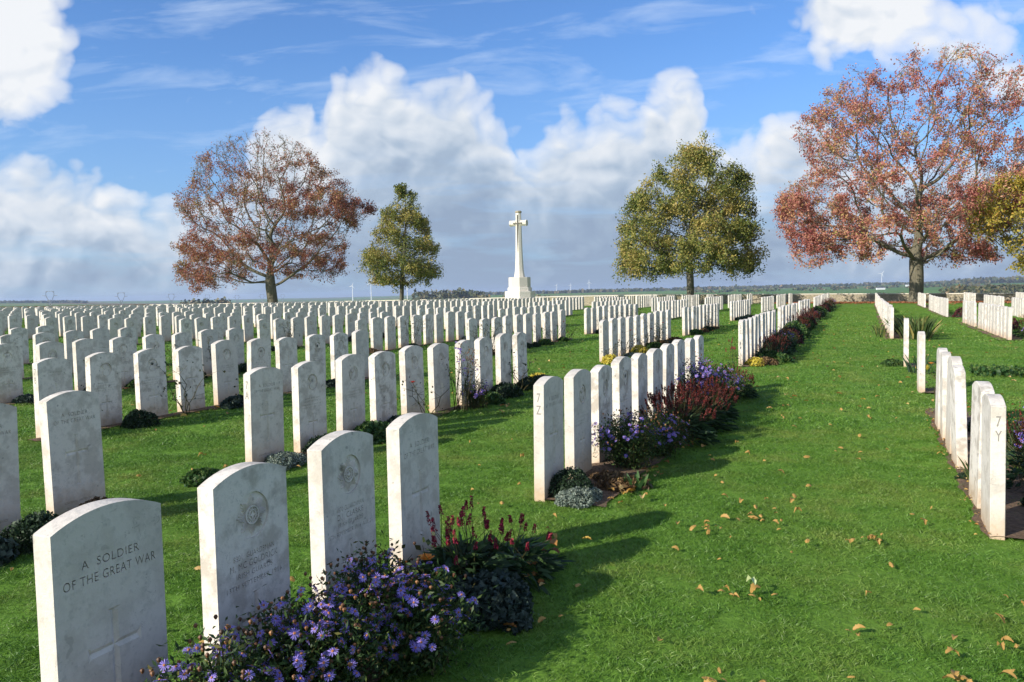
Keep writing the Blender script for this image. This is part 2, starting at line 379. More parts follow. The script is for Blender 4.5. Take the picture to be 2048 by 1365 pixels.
i, j = np.meshgrid(np.arange(nr - 1), np.arange(NA), indexing='ij')
q = np.stack([1 + i * NA + j, 1 + i * NA + (j + 1) % NA, 1 + (i + 1) * NA + (j + 1) % NA, 1 + (i + 1) * NA + j], -1).reshape(-1, 4)[:, ::-1]
tri = [[0, 1 + k, 1 + (k + 1) % NA] for k in range(NA)]
Fg = [list(map(int, f)) for f in q] + [t[::-1] for t in tri]
M_GROUND = ground_material()
go = mesh_np('ground', V, Fg, M_GROUND, smooth=True); tag(go, kind='structure')
# ------------------------------------------------------------------ headstones
def outline(w=W_, sh=SH, ap=AP, n=10, z0=-.15):
    """front outline, starting bottom-left going round: (x,z)"""
    h = w / 2; rise = ap - sh; Rr = (h * h + rise * rise) / (2 * rise); cz = ap - Rr; a0 = math.asin(h / Rr)
    top = [(Rr * math.sin(-a0 + 2 * a0 * k / n), cz + Rr * math.cos(-a0 + 2 * a0 * k / n)) for k in range(n + 1)]
    return [(-h, z0)] + top + [(h, z0)]
def body_bm(y0, y1, mfront=0, bev=.003, n=10, bev_front=True, inset=0.0):
    """prism between y0 (front) and y1 (back)"""
    bm = bmesh.new(); o = outline(n=n)
    f = [bm.verts.new((x, y0, z)) for x, z in o]; b = [bm.verts.new((x, y1, z)) for x, z in o]
    k = len(o)
    ff = bm.faces.new(f); ff.material_index = mfront; bf = bm.faces.new(list(reversed(b)))
    for i in range(k):
        bm.faces.new((f[i], b[i], b[(i + 1) % k], f[(i + 1) % k]))
    bmesh.ops.recalc_face_normals(bm, faces=bm.faces)
    if bev:
        es = [e for e in bm.edges if (e in bf.edges[:]) or (bev_front and e in ff.edges[:])]
        es += [e for e in bm.edges if all(abs(abs(v.co.x) - W_ / 2) < 1e-5 for v in e.verts) and e.verts[0].co.y != e.verts[1].co.y and abs(e.verts[0].co.z - SH) < .001]
        bmesh.ops.bevel(bm, geom=list(set(es)), offset=bev, segments=1, affect='EDGES', profile=.5)
    return bm
DG = None
def text_splines(txt, size, x, z, align='CENTER', sx=1.0, maxw=None):
    """the outlines of a line of writing as closed polylines in (x,z)"""
    cu = bpy.data.curves.new('t', 'FONT'); cu.body = txt; cu.size = size / .70; cu.align_x = 'CENTER'; cu.resolution_u = 1
    cu.space_character = 1.12; cu.offset = 0.0005
    ob = bpy.data.objects.new('t', cu); COL.objects.link(ob)
    bpy.context.view_layer.update(); dg = bpy.context.evaluated_depsgraph_get()
    c2 = ob.evaluated_get(dg).to_curve(dg)
    out = []
    for sp in c2.splines:
        pts = []
        if sp.type == 'BEZIER':
            bp = sp.bezier_points; n = len(bp)
            for i in range(n):
                a, b = bp[i], bp[(i + 1) % n]
                straight = (a.handle_right - a.co).cross(b.co - a.co).length < 1e-7 and (b.handle_left - b.co).cross(b.co - a.co).length < 1e-7
                pts.append(a.co.copy())
                if not straight:
                    for t in (.33, .67):
                        pts.append((1 - t) ** 3 * a.co + 3 * (1 - t) ** 2 * t * a.handle_right + 3 * (1 - t) * t * t * b.handle_left + t ** 3 * b.co)
        else: pts = [Vector(q.co[:3]) for q in sp.points]
        out.append([(q.x * sx, q.y) for q in pts])
    xs = [q[0] for s_ in out for q in s_]
    k = 1.0
    if maxw and xs and max(xs) - min(xs) > maxw: k = maxw / (max(xs) - min(xs))
    cxm = (max(xs) + min(xs)) / 2 if xs else 0
    out = [[((a - cxm) * k + x, b + z) for a, b in s_] for s_ in out]
    ob.to_curve_clear(); bpy.data.objects.remove(ob); bpy.data.curves.remove(cu)
    return out
def slab_with_holes(outer, holes, y0, y1):
    """a thin plate whose outline is OUTER with every polyline of HOLES cut through it, lying between y0 and y1 -> (V, F)"""
    cu = bpy.data.curves.new('s', 'CURVE'); cu.dimensions = '2D'; cu.fill_mode = 'BOTH'
    d = abs(y1 - y0); cu.extrude = d / 2
    for poly in [outer] + holes:
        sp = cu.splines.new('POLY'); sp.points.add(len(poly) - 1); sp.use_cyclic_u = True
        for i, (a, b) in enumerate(poly): sp.points[i].co = (a, b, 0, 1)
    ob = bpy.data.objects.new('s', cu); COL.objects.link(ob); bpy.context.view_layer.update()
    dg = bpy.context.evaluated_depsgraph_get(); me = bpy.data.meshes.new_from_object(ob.evaluated_get(dg))
    ym = (y0 + y1) / 2
    V = [(v.co.x, ym - v.co.z, v.co.y) for v in me.vertices]
    F = []
    for pl in me.polygons:
        if all(abs(me.vertices[k].co.z + d / 2) < 1e-6 for k in pl.vertices): continue      # drop the hidden back
        F.append(list(pl.vertices))
    bpy.data.objects.remove(ob); bpy.data.curves.remove(cu); bpy.data.meshes.remove(me)
    return V, F
def cross_outline(cx, zt, zb, zc, aw, w=.013, fl=.023):
    """long incised cross with splayed ends; returns the outline and the V-cut faces inside it"""
    t = .010
    o = [(cx - w, zc + w), (cx - w, zt - t), (cx - fl, zt), (cx + fl, zt), (cx + w, zt - t), (cx + w, zc + w),
         (cx + aw - t, zc + w), (cx + aw, zc + fl), (cx + aw, zc - fl), (cx + aw - t, zc - w), (cx + w, zc - w),
         (cx + w, zb + t), (cx + fl, zb), (cx - fl, zb), (cx - w, zb + t), (cx - w, zc - w),
         (cx - aw + t, zc - w), (cx - aw, zc - fl), (cx - aw, zc + fl), (cx - aw + t, zc + w)]
    return o
def cross_valley(cx, zt, zb, zc, aw, yf, yd, w=.013, fl=.023):
    o = cross_outline(cx, zt, zb, zc, aw, w, fl)
    V = [(a, yf, b) for a, b in o]; C = len(V)
    V += [(cx, yd, zc), (cx, yd, zt - .010), (cx + aw - .010, yd, zc), (cx, yd, zb + .010), (cx - aw + .010, yd, zc)]
    c, t, r, b, l = C, C + 1, C + 2, C + 3, C + 4
    F = [(0, 1, t, c), (1, 2, t), (2, 3, t), (3, 4, t), (4, 5, c, t), (5, 6, r, c), (6, 7, r), (7, 8, r), (8, 9, r), (9, 10, c, r),
         (10, 11, b, c), (11, 12, b), (12, 13, b), (13, 14, b), (14, 15, c, b), (15, 16, l, c), (16, 17, l), (17, 18, l), (18, 19, l), (19, 0, c, l)]
    return V, F
def circle(cx, cz, r, n=28): return [(cx + r * math.cos(2 * math.pi * k / n), cz + r * math.sin(2 * math.pi * k / n)) for k in range(n)]
def star(cx, cz, R1, R2, n, rot=0): return [(cx + (R1 if k % 2 == 0 else R2) * math.sin(math.pi * k / n + rot), cz + (R1 if k % 2 == 0 else R2) * math.cos(math.pi * k / n + rot)) for k in range(2 * n)]
def badge_mesh(kind, cx, cz, yf, yd):
    """relief inside the sunk disc of the badge"""
    mb = MB()
    dr = .0855 if kind == 'star' else .0735; mb.add([(a, yd - .0005, b) for a, b in circle(cx, cz, dr, 28)], [tuple(range(28))])
    def plate(poly, ya, yb):
        n = len(poly); mb.add([(a, ya, b) for a, b in poly] + [(a, yb, b) for a, b in poly], [tuple(range(n))[::-1]] + [(k, (k + 1) % n, n + (k + 1) % n, n + k) for k in range(n)])
    def ring(r0, r1, ya, yb, n=28):
        a = circle(cx, cz, r0, n); b = circle(cx, cz, r1, n); b0 = len(mb.V)
        V = [(p, yb, q) for p, q in a] + [(p, ya, q) for p, q in a] + [(p, ya, q) for p, q in b] + [(p, yb, q) for p, q in b]
        F = []
        for k in range(n):
            k2 = (k + 1) % n
            for s_ in range(3): F.append((s_ * n + k, s_ * n + k2, (s_ + 1) * n + k2, (s_ + 1) * n + k))
        mb.add(V, F)
    if kind == 'star':
        # rays: raised ridges fanning out to eight points
        for k in range(48):
            an = 2 * math.pi * k / 48; e = abs(((k % 6) - 0) if (k % 6) <= 3 else 6 - (k % 6))
            rl = .078 - .0095 * e; w = .0042
            c_, s_ = math.sin(an), math.cos(an); n_ = (s_, -c_)
            r0 = .037
            V = [(cx + c_ * r0 - n_[0] * w * .6, yd, cz + s_ * r0 - n_[1] * w * .6), (cx + c_ * r0 + n_[0] * w * .6, yd, cz + s_ * r0 + n_[1] * w * .6),
                 (cx + c_ * rl * .97 + n_[0] * w, yd, cz + s_ * rl * .97 + n_[1] * w), (cx + c_ * rl, yd, cz + s_ * rl), (cx + c_ * rl * .97 - n_[0] * w, yd, cz + s_ * rl * .97 - n_[1] * w),
                 (cx + c_ * r0, yf + .0015, cz + s_ * r0), (cx + c_ * rl * .95, yf + .002, cz + s_ * rl * .95)]
            mb.add(V, [(1, 2, 6, 5), (2, 3, 6), (3, 4, 6), (4, 0, 5, 6), (0, 1, 5)])
        ring(.030, .035, yf + .001, yd); ring(.017, .020, yf + .001, yd)
        plate([(cx + a, cz + b) for a, b in star(0, 0, .015, .006, 4)], yf + .001, yd)
        for k in range(14):
            a = 2 * math.pi * k / 14; x, z = cx + .025 * math.sin(a), cz + .025 * math.cos(a)
            mb.box(x - .002, x + .002, yf + .002, yd, z - .002, z + .002)
    elif kind == 'gun':
        ring(.052, .057, yf + .001, yd); 
        for an, l, w in ((.6, .085, .006), (-.75, .06, .005), (2.3, .05, .004)):
            c_, s_ = math.sin(an), math.cos(an)
            plate([(cx + c_ * l + s_ * w, cz + s_ * l - c_ * w), (cx + c_ * l - s_ * w, cz + s_ * l + c_ * w), (cx - c_ * l - s_ * w, cz - s_ * l + c_ * w), (cx - c_ * l + s_ * w, cz - s_ * l - c_ * w)], yf + .0015, yd)
        plate(circle(cx, cz - .012, .024, 14), yf + .0012, yd)
    elif kind == 'flame':
        plate(circle(cx, cz - .032, .034, 18), yf + .0012, yd)
        for k in range(7):
            a = (k - 3) * .26; c_, s_ = math.sin(a), math.cos(a); l = .082 - .005 * abs(k - 3)
            plate([(cx + c_ * .004 - .007, cz - .002), (cx + c_ * .01 + .007, cz - .002), (cx + c_ * l * .6 + .008, cz + s_ * l * .55), (cx + c_ * l, cz + s_ * l), (cx + c_ * l * .6 - .006, cz + s_ * l * .55)], yf + .0016, yd)
    elif kind == 'wreath':
        ring(.055, .060, yf + .001, yd)
        for k in range(18):
            a = 2 * math.pi * k / 18; x, z = cx + .045 * math.sin(a), cz + .045 * math.cos(a)
            plate([(x + .010 * math.sin(a + .8), z + .010 * math.cos(a + .8)), (x + .004 * math.cos(a), z - .004 * math.sin(a)), (x - .010 * math.sin(a + .8), z - .010 * math.cos(a + .8)), (x - .004 * math.cos(a), z + .004 * math.sin(a))], yf + .001, yd)
        plate(star(cx, cz, .026, .012, 5), yf + .0012, yd)
        plate([(cx - .02, cz + .066), (cx + .02, cz + .066), (cx + .024, cz + .084), (cx, cz + .078), (cx - .024, cz + .084)][::-1], yf + .001, yd)
    return mb
YF = -T_ / 2; DEP = .0085; YD = YF + DEP
def ticks(lines, rnd):
    """worn writing too far away to read: short upright cuts in rows"""
    H = []
    for z, h, w in lines:
        x = -w / 2
        while x < w / 2 - .006:
            if rnd.random() > .14:
                ww = h * rnd.uniform(.14, .22); hh = h * rnd.uniform(.8, 1)
                H.append([(x, z), (x + ww, z), (x + ww, z + hh), (x, z + hh)])
                if rnd.random() < .5: H.append([(x + ww * 1.6, z + hh * .82), (x + ww * 3.0, z + hh * .82), (x + ww * 3.0, z + hh), (x + ww * 1.6, z + hh)])
            x += h * rnd.uniform(.62, .95)
    return H
def make_face(name, lines=(), tick=(), cross=None, badge=None, seed=0):
    """one headstone mesh set: slab (with everything carved through its front skin) + carved cross + badge"""
    rnd = random.Random(seed); holes = []
    for (txt, size, z, mw) in lines: holes += text_splines(txt, size, 0, z, maxw=mw)
    holes += ticks(tick, rnd)
    if cross: holes.append(cross_outline(*cross))
    if badge: holes.append(circle(0, badge[1], .086 if badge[0] == 'star' else .070, 32) if badge[0] in ('star',) else circle(0, badge[1], .074, 28))
    V, F = slab_with_holes(outline(n=14), holes, YF, YD)
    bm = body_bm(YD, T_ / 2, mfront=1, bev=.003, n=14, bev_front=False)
    me2 = bpy.data.meshes.new('b'); bm.to_mesh(me2); bm.free()
    b0 = len(V); V = V + [tuple(v.co) for v in me2.vertices]; mi = [0] * len(F)
    for pl in me2.polygons: F.append([k + b0 for k in pl.vertices]); mi.append(pl.material_index)
    bpy.data.meshes.remove(me2)
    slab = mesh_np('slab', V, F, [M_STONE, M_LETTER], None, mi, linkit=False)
    bm = bmesh.new(); bm.from_mesh(slab.data); bmesh.ops.recalc_face_normals(bm, faces=bm.faces); bm.to_mesh(slab.data); bm.free()
    parts = [slab]
    if cross:
        cv, cf = cross_valley(*cross[:5], YF + .0002, YD - .0003)
        parts.append(mesh_np('carved_cross', cv, cf, M_STONE, linkit=False))
    if badge:
        bmx = badge_mesh(badge[0], 0, badge[1], YF, YD); parts.append(mesh_np('carved_badge', bmx.V, bmx.F, M_STONE, linkit=False))
    return parts
CR_STD = (0, .50, .17, .385, .085)
FACES = {}
FACES['unknown'] = make_face('unknown', [('A  SOLDIER', .026, .655, .19), ('OF THE GREAT WAR', .026, .612, .30), ('KNOWN UNTO GOD', .016, .085, .22)], cross=(0, .53, .20, .415, .085))
FACES['unknown_top'] = make_face('unknown_top', [('A  SOLDIER', .026, .645, .20), ('OF THE GREAT WAR', .028, .598, .32)], cross=(0, .50, .16, .385, .092))
FACES['goldrick'] = make_face('goldrick', [('8301  GUARDSMAN', .021, .480, .215), ('M. MC GOLDRICK', .025, .445, .25), ('IRISH GUARDS', .020, .412, .19), ('13TH SEPTEMBER 1916', .019, .376, .29)], cross=(0, .345, .07, .245, .078), badge=('star', .630))
FACES['clarke'] = make_face('clarke', [('6870 GUARDSMAN', .021, .480, .20), ('D.J. CLARKE', .025, .445, .19), ('IRISH GUARDS', .020, .412, .18), ('15TH SEPTEMBER 1916  AGE 23', .019, .376, .33)], cross=(0, .345, .09, .255, .070), badge=('star', .630))
TK = [(.475, .016, .20), (.448, .018, .24), (.420, .014, .29), (.396, .014, .27)]
for i, (bk, nm) in enumerate([('flame', 'f1'), ('gun', 'f2'), ('wreath', 'f3'), ('star', 'f4')]):
    FACES[nm] = make_face(nm, tick=TK, cross=(0, .345, .10, .265, .066), badge=(bk, .625), seed=i)
FACES['f5'] = make_face('f5', tick=[(.66, .018, .18), (.632, .018, .27)], cross=(0, .56, .18, .42, .088), seed=9)
FACES['f6'] = make_face('f6', tick=TK + [(.10, .013, .2), (.078, .013, .26)], cross=(0, .345, .15, .275, .060), badge=('gun', .625), seed=11)
bm = body_bm(-T_ / 2, T_ / 2, bev=.003, n=8); PL = bpy.data.meshes.new('headstone'); bm.to_mesh(PL); bm.free(); PL.materials.append(M_STONE)
KINDS = ['f1', 'f2', 'f3', 'f1', 'f4', 'f6', 'f5', 'f3']

def letters_mesh(txts, size=.062, z0=.655):
    """row letters cut in the narrow end of the stone"""
    mb = MB()
    for k, t in enumerate(txts):
        for sp in [text_splines(t, size, 0, 0)]:
            cu = bpy.data.curves.new('l', 'CURVE'); cu.dimensions = '2D'; cu.fill_mode = 'BOTH'; cu.extrude = .0004
            for poly in sp:
                s_ = cu.splines.new('POLY'); s_.points.add(len(poly) - 1); s_.use_cyclic_u = True
                for i, (a, b) in enumerate(poly): s_.points[i].co = (a * .62, b, 0, 1)
            ob = bpy.data.objects.new('l', cu); COL.objects.link(ob); bpy.context.view_layer.update()
            me = bpy.data.meshes.new_from_object(ob.evaluated_get(bpy.context.evaluated_depsgraph_get()))
            zz = z0 - k * size * 1.35
            mb.add([(-W_ / 2 - .0006 - v.co.z, -v.co.x, v.co.y + zz) for v in me.vertices], [list(p_.vertices) for p_ in me.polygons])
            bpy.data.objects.remove(ob); bpy.data.curves.remove(cu); bpy.data.meshes.remove(me)
    return mb
M_ENDLET = simple('cut_row_letters', (.27, .25, .22), .95, .1, 60)
ORD = ['first', 'second', 'third', 'fourth', 'fifth', 'sixth', 'seventh', 'eighth', 'ninth', 'tenth', 'eleventh', 'twelfth']
STONES = []      # (u, D, row key, idx, name of row, face)
ROWNAME = {0: '7Z', 1: '7A', 2: '7B'}
def add_block(u0, D, n, key, skip=(), sp=SP, jit=.012):
    for i in range(n):
        if i in skip: continue
        STONES.append(dict(u=u0 + i * sp + R.gauss(0, jit), D=D + R.gauss(0, .008), key=key, i=i, n=n))
# row 0 and the rows behind it, the long blocks of ten
for k in range(4): STONES.append(dict(u=-3.478 + k * SP, D=.0911, key='front', i=k, n=4))
NROW = 36
for r_ in range(NROW):
    if r_ < 7: off, D = OFF[r_], DD[r_]
    else: off, D = OFF[6] + .22 * (r_ - 6), DD[6] + 2.95 * (r_ - 6)
    for b in range(7):
        add_block(off + UB[b], D + LB[b], 10 if b < 6 else 5, (r_, b))
    if r_ >= 1: add_block((-1.575 if r_ == 1 else off - 1.66) - 4 * SP, D + (.16 if r_ == 1 else 0), 5, (r_, -1), jit=.004)
# the rows across the grass walk, seen from behind
for i in (0, 1, 3, 4, 5, 6): STONES.append(dict(u=.258 + i * SP, D=-2.7133, key='7Y', i=i, n=6))
STONES.append(dict(u=6.75, D=-2.70, key='lone', i=0, n=2)); STONES.append(dict(u=10.2, D=-2.66, key='lone', i=1, n=2))
for b, (u0, n) in enumerate([(17.2, 13), (26.6, 14), (37.5, 12), (47.2, 12)]): add_block(u0, -2.62, n, ('R0', b))
for b, (u0, n) in enumerate([(17.4, 10), (24.1, 6), (33.6, 10), (40.2, 7), (47.6, 11)]): add_block(u0, -5.2, n, ('R1', b))
for b, (u0, n) in enumerate([(29.5, 11), (38.5, 11), (49.0, 10)]): add_block(u0, -7.9, n, ('R2', b))
for b, (u0, n) in enumerate([(41.5, 3), (47.5, 10)]): add_block(u0, -10.6, n, ('R3', b))
vis = []
for s_ in STONES:
    q = rowpt(s_['u'] + W_ / 2, s_['D'] + T_ / 2); z = gz(q[0], q[1]); s_['q'] = (q[0], q[1], z)
    a = px((q[0], q[1], z + .7)); b_ = px((q[0], q[1], z))
    s_['h'] = 0
    if a is None or a[2] > 108: continue
    m_ = 30 + 400 / a[2]
    if -m_ < a[0] < 2048 + m_ and a[1] < 1400 + 300 / a[2] * 2:
        s_['h'] = W_ * 1587.6 / a[2]
        s_['shown'] = True; vis.append(s_)
# hidden share: how much of a stone shows above the one in front (nearest ones first)
vis.sort(key=lambda s_: -s_['h'])
near, far = vis[:292], vis[292:]
def rowtitle(key):
    if key == 'front': return None
    if key == '7Y': return 'row 7Y across the grass walk'
    L8 = ['Z', 'A', 'B', 'C', 'D', 'E', 'F']; o_ = lambda k: ORD[k] if k < 12 else ['thirteenth', 'fourteenth', 'fifteenth', 'sixteenth', 'seventeenth', 'eighteenth', 'nineteenth', 'twentieth'][min(7, k - 12)]
    r_, b = key
    if isinstance(r_, int):
        if b == 0: return 'row 7' + L8[r_] if r_ <= 2 else 'the %s row behind 7B' % o_(r_ - 3)
        if b == -1: return {1: 'the short row ending before 7A', 2: 'the short row ending before 7B'}.get(r_, 'the outer block, %s row behind 7B' % o_(r_ - 3))
        if b == 1: return 'row 8' + L8[r_] if r_ <= 6 else 'the %s row behind 8F' % o_(r_ - 7)
        return 'the %s block beyond %s' % (ORD[b - 2], ('8' + L8[r_]) if r_ <= 6 else 'the %s row behind 8F' % o_(r_ - 7))
    return 'the %s block of the %s row across the walk' % (ORD[b], {'R0': 'first', 'R1': 'second', 'R2': 'third', 'R3': 'fourth'}[r_])
FRONT_LAB = ['blotched white headstone closest to the camera reading a soldier of the great war',
             'white headstone of Guardsman McGoldrick with a carved star badge above purple asters',
             'white headstone of Guardsman Clarke, worn star badge, rising out of purple asters',
             'white soldier of the great war headstone directly behind the orange rose']
FRONT_FACE = ['unknown_top', 'goldrick', 'clarke', 'unknown']
def instance_parts(parts, root):
    for p_ in parts:
        c_ = p_.copy(); COL.objects.link(c_); c_.parent = root
LET = {'7Z': letters_mesh(['7', 'Z']), '7A': letters_mesh(['7', 'A']), '7B': letters_mesh(['7', 'B']), '7Y': letters_mesh(['7', 'Y']),
       '8Z': letters_mesh(['8', 'Z']), '8A': letters_mesh(['8', 'A']), '8B': letters_mesh(['8', 'B']), '8C': letters_mesh(['8', 'C']), '8D': letters_mesh(['8', 'D']), '8E': letters_mesh(['8', 'E'])}
LETOBJ = {k: mesh_np('row_letters', v.V, v.F, M_ENDLET, linkit=False) for k, v in LET.items()}
for s_ in near:
    key, i = s_['key'], s_['i']
    x, y, z = s_['q']
    root = empty('headstone', (x, y, z + R.gauss(0, .010)), RZ + R.gauss(0, rad(.7)))
    root.rotation_euler = (R.gauss(0, rad(.7)), R.gauss(0, rad(.6)), RZ + R.gauss(0, rad(.9)))
    if key == 'front': root.rotation_euler = (0, 0, RZ); root.location.z = z + (.0, -.008, .012, .004)[i]
    behind = key == '7Y' or key == 'lone' or (isinstance(key, tuple) and isinstance(key[0], str))
    if key == 'front': face = FRONT_FACE[i]
    elif key in ((0, 0), (1, 0)) and i == 0: face = 'unknown'
    elif key == (1, -1): face = 'unknown'
    else: face = KINDS[(i * 5 + (hash(str(key)) % 3 if False else (key[0] if isinstance(key, tuple) and isinstance(key[0], int) else 0) * 3) + i // 3) % 8]
    if behind or s_['h'] < 17:
        c_ = bpy.data.objects.new('slab', PL); COL.objects.link(c_); c_.parent = root
        if not behind and s_['h'] >= 9: pass
    else: instance_parts(FACES[face], root)
    k2 = {(0, 0): '7Z', (1, 0): '7A', (2, 0): '7B', '7Y': '7Y', (0, 1): '8Z', (1, 1): '8A', (2, 1): '8B', (3, 1): '8C', (4, 1): '8D', (5, 1): '8E'}.get(key)
    if k2 and i == 0: instance_parts([LETOBJ[k2]], root)
    if key == 'front': lab = FRONT_LAB[i]; grp = 'headstones in the row at the front'
    elif key == 'lone':
        lab = ['lone white headstone past the gap beyond the 7Y row, nearer one', 'lone white headstone beside the clump of iris leaves, farther one'][i]; grp = 'lone headstones across the grass walk'
    else:
        t = rowtitle(key); grp = 'headstones of ' + t
        if i == 0 and k2: lab = 'white headstone with %s carved on its narrow end, first of its row' % k2
        else: lab = 'white headstone, %s along %s' % (ORD[i] if i < 12 else ['thirteenth', 'fourteenth'][i - 12], t)
    tag(root, lab, 'headstone', grp)
# the hundreds of stones farther off
mb = MB(); ol = outline(n=5, z0=-.1); k = len(ol)
ca, sa = math.cos(RZ), math.sin(RZ)
for s_ in far:
    x, y, z = s_['q']; z += R.gauss(0, .01); V = []
    for yy_ in (-T_ / 2, T_ / 2):
        for a, b in ol: V.append((x + a * ca - yy_ * sa, y + a * sa + yy_ * ca, z + b))
    mb.add(V, [tuple(range(k)), tuple(range(2 * k - 1, k - 1, -1))] + [(a, k + a, k + (a + 1) % k, (a + 1) % k) for a in range(k)])
o = mb.build('distant_headstones', M_STONE_FAR)
tag(o, 'hundreds of white headstones in rows stretching back to the wall', 'headstones', kind='stuff')

# ------------------------------------------------------------------ soil beds along the rows
BEDS = []
def bed(u0, u1, D, back=.10, front=.34, name='soil_bed'):
    n = max(2, int((u1 - u0) / .12)); V = []; F = []
    for i in range(n + 1):
        u = u0 + (u1 - u0) * i / n
        for j, dn in enumerate((back, back * .4, 0, -front * .5, -front)):
            wob = .02 * math.sin(u * 7.1 + D) + .012 * math.sin(u * 23 + j) if j in (0, 4) else 0
            P = P3(u, D + dn + wob, .012 if j in (0, 4) else .022); V.append(P)
    for i in range(n):
        for j in range(4): F.append((i * 5 + j, i * 5 + j + 1, i * 5 + j + 6, i * 5 + j + 5))
    o = mesh_np(name, V, F, M_SOIL, smooth=True); tag(o, kind='structure'); BEDS.append((u0, u1, D - front, D + back))
bed(-4.6, -1.25, .09, .10, .45); bed(0, 6.6, 0, .05, .42)
for r_ in range(1, 7):
    bed(OFF[r_] - .12, OFF[r_] + 6.1, DD[r_], .03, .12)
    if r_ < 3: bed(OFF[r_] - 5 * SP - 2.1, OFF[r_] - 1.2, DD[r_], .03, .12)
for r_ in range(0, 7):
    for b in (1, 2, 3):
        bed(OFF[r_] + UB[b] - .15, OFF[r_] + UB[b] + 6.1, DD[r_] + LB[b], .02, .10)
bed(UB[4] - .2, 62.0, LB[4], .1, .45)
bed(.25, 5.3, -2.7133, .10, .36); bed(6.7, 7.2, -2.70, .03, .2); bed(10.1, 10.7, -2.66, .03, .25); bed(17.1, 25.2, -2.62, .2, .5); bed(33.5, 39.9, -5.2, .25, .4); bed(17.3, 27.9, -5.2, .25, .4)
bed(26.4, 35.2, -2.62, .2, .5); bed(37.4, 54.5, -2.62, .15, .5); bed(40.1, 54.5, -5.2, .2, .4)
# ------------------------------------------------------------------ trees
rng = np.random.default_rng(5)
def in_poly(P, poly):
    x, y = P[:, 0], P[:, 1]; c = np.zeros(len(P), bool); n = len(poly)
    for i in range(n):
        x1, y1 = poly[i]; x2, y2 = poly[(i + 1) % n]
        m = ((y1 > y) != (y2 > y)); xi = (x2 - x1) * (y - y1) / ((y2 - y1) if y2 != y1 else 1e-9) + x1
        c ^= m & (x < xi)
    return c
def crown_points(poly, n, clump=0):
    """points filling a crown whose outline is POLY (x,z in metres), as deep as it is wide"""
    P = np.array(poly); lo, hi = P.min(0), P.max(0); out = []
    zs = np.linspace(lo[1], hi[1], 60); ext = {}
    L_, R_ = [], []
    tx = np.linspace(lo[0], hi[0], 160)
    for z in zs:
        m = in_poly(np.column_stack([tx, np.full(160, z)]), poly)
        if m.any(): L_.append(tx[m].min()); R_.append(tx[m].max())
        else: L_.append(np.nan); R_.append(np.nan)
    L_ = np.array(L_); R_ = np.array(R_); ok = ~np.isnan(L_); L_ = np.interp(zs, zs[ok], L_[ok]); R_ = np.interp(zs, zs[ok], R_[ok])
    tot = 0; cl = None
    if clump: cl = rng.uniform([lo[0], -(hi[0] - lo[0]) / 2, lo[1]], [hi[0], (hi[0] - lo[0]) / 2, hi[1]], (clump, 3))
    while tot < n:
        q = rng.uniform(lo, hi, (n * 2, 2)); q = q[in_poly(q, poly)]
        l = np.interp(q[:, 1], zs, L_); r = np.interp(q[:, 1], zs, R_); c = (l + r) / 2; h = np.maximum((r - l) / 2, .3)
        dy = h * np.sqrt(np.clip(1 - ((q[:, 0] - c) / h) ** 2, 0, 1)) * .92
        y = rng.uniform(-1, 1, len(q)) * dy
        p3 = np.column_stack([q[:, 0], y, q[:, 1]])
        # favour the outer shell
        rel = np.sqrt(((q[:, 0] - c) / h) ** 2 + (y / h) ** 2); keep = rng.random(len(q)) < .35 + .65 * rel ** 1.5
        p3 = p3[keep]
        if cl is not None:
            d = np.min(np.linalg.norm(p3[:, None] - cl[None], axis=2), axis=1); p3 = p3[rng.random(len(p3)) < np.clip(1.35 - d / 1.1, .05, 1)]
        out.append(p3); tot += len(p3)
    return np.vstack(out)[:n]
def colonize(att, trunk, step=.32, infl=2.6, kill=.55, iters=90):
    nodes = [np.array(t, float) for t in trunk]; par = [-1] + list(range(len(trunk) - 1))
    A = att.copy(); nd = np.array(nodes)
    d = np.linalg.norm(A[:, None] - nd[None], axis=2); near_i = d.argmin(1); near_d = d.min(1)
    for it in range(iters):
        if len(A) == 0: break
        inf = infl if it > 12 else 9.0
        m = near_d < inf
        if not m.any(): inf *= 2; m = near_d < inf * 2
        if not m.any(): break
        new = []; newp = []
        idx = near_i[m]; vec = A[m] - nd[idx]; vec /= np.linalg.norm(vec, axis=1)[:, None] + 1e-9
        uq, inv = np.unique(idx, return_inverse=True); S = np.zeros((len(uq), 3)); np.add.at(S, inv, vec)
        ln = np.linalg.norm(S, axis=1); S /= ln[:, None] + 1e-9
        S += rng.normal(0, .16, S.shape); S[:, 2] += .04
        S /= np.linalg.norm(S, axis=1)[:, None]
        new = nd[uq] + S * step
        # avoid growing the same node twice onto itself
        b = len(nd); nd = np.vstack([nd, new]); par += list(uq)
        dn = np.linalg.norm(A[:, None] - new[None], axis=2); k = dn.argmin(1); dm = dn.min(1); upd = dm < near_d
        near_i[upd] = k[upd] + b; near_d[upd] = dm[upd]
        al = near_d > kill; A = A[al]; near_i = near_i[al]; near_d = near_d[al]
    return nd, np.array(par)
def leaf_quads(C, size, aspect=.55, droop=0.0, rg=rng):
    n = len(C); a = rg.normal(size=(n, 3)); a[:, 2] -= droop; a /= np.linalg.norm(a, axis=1)[:, None]
    b = np.cross(a, rg.normal(size=(n, 3))); b /= np.linalg.norm(b, axis=1)[:, None]
    s = size * rg.uniform(.6, 1.3, (n, 1)); a = a * s; b = b * s * aspect
    nrm = np.cross(a, b); nrm /= np.linalg.norm(nrm, axis=1)[:, None] + 1e-9
    V = np.empty((n, 4, 3)); V[:, 0] = C - a * .5; V[:, 1] = C + b * .5 + nrm * s * .08; V[:, 2] = C + a * .5; V[:, 3] = C - b * .5 + nrm * s * .08
    return V.reshape(-1, 3), np.arange(n * 4).reshape(n, 4)
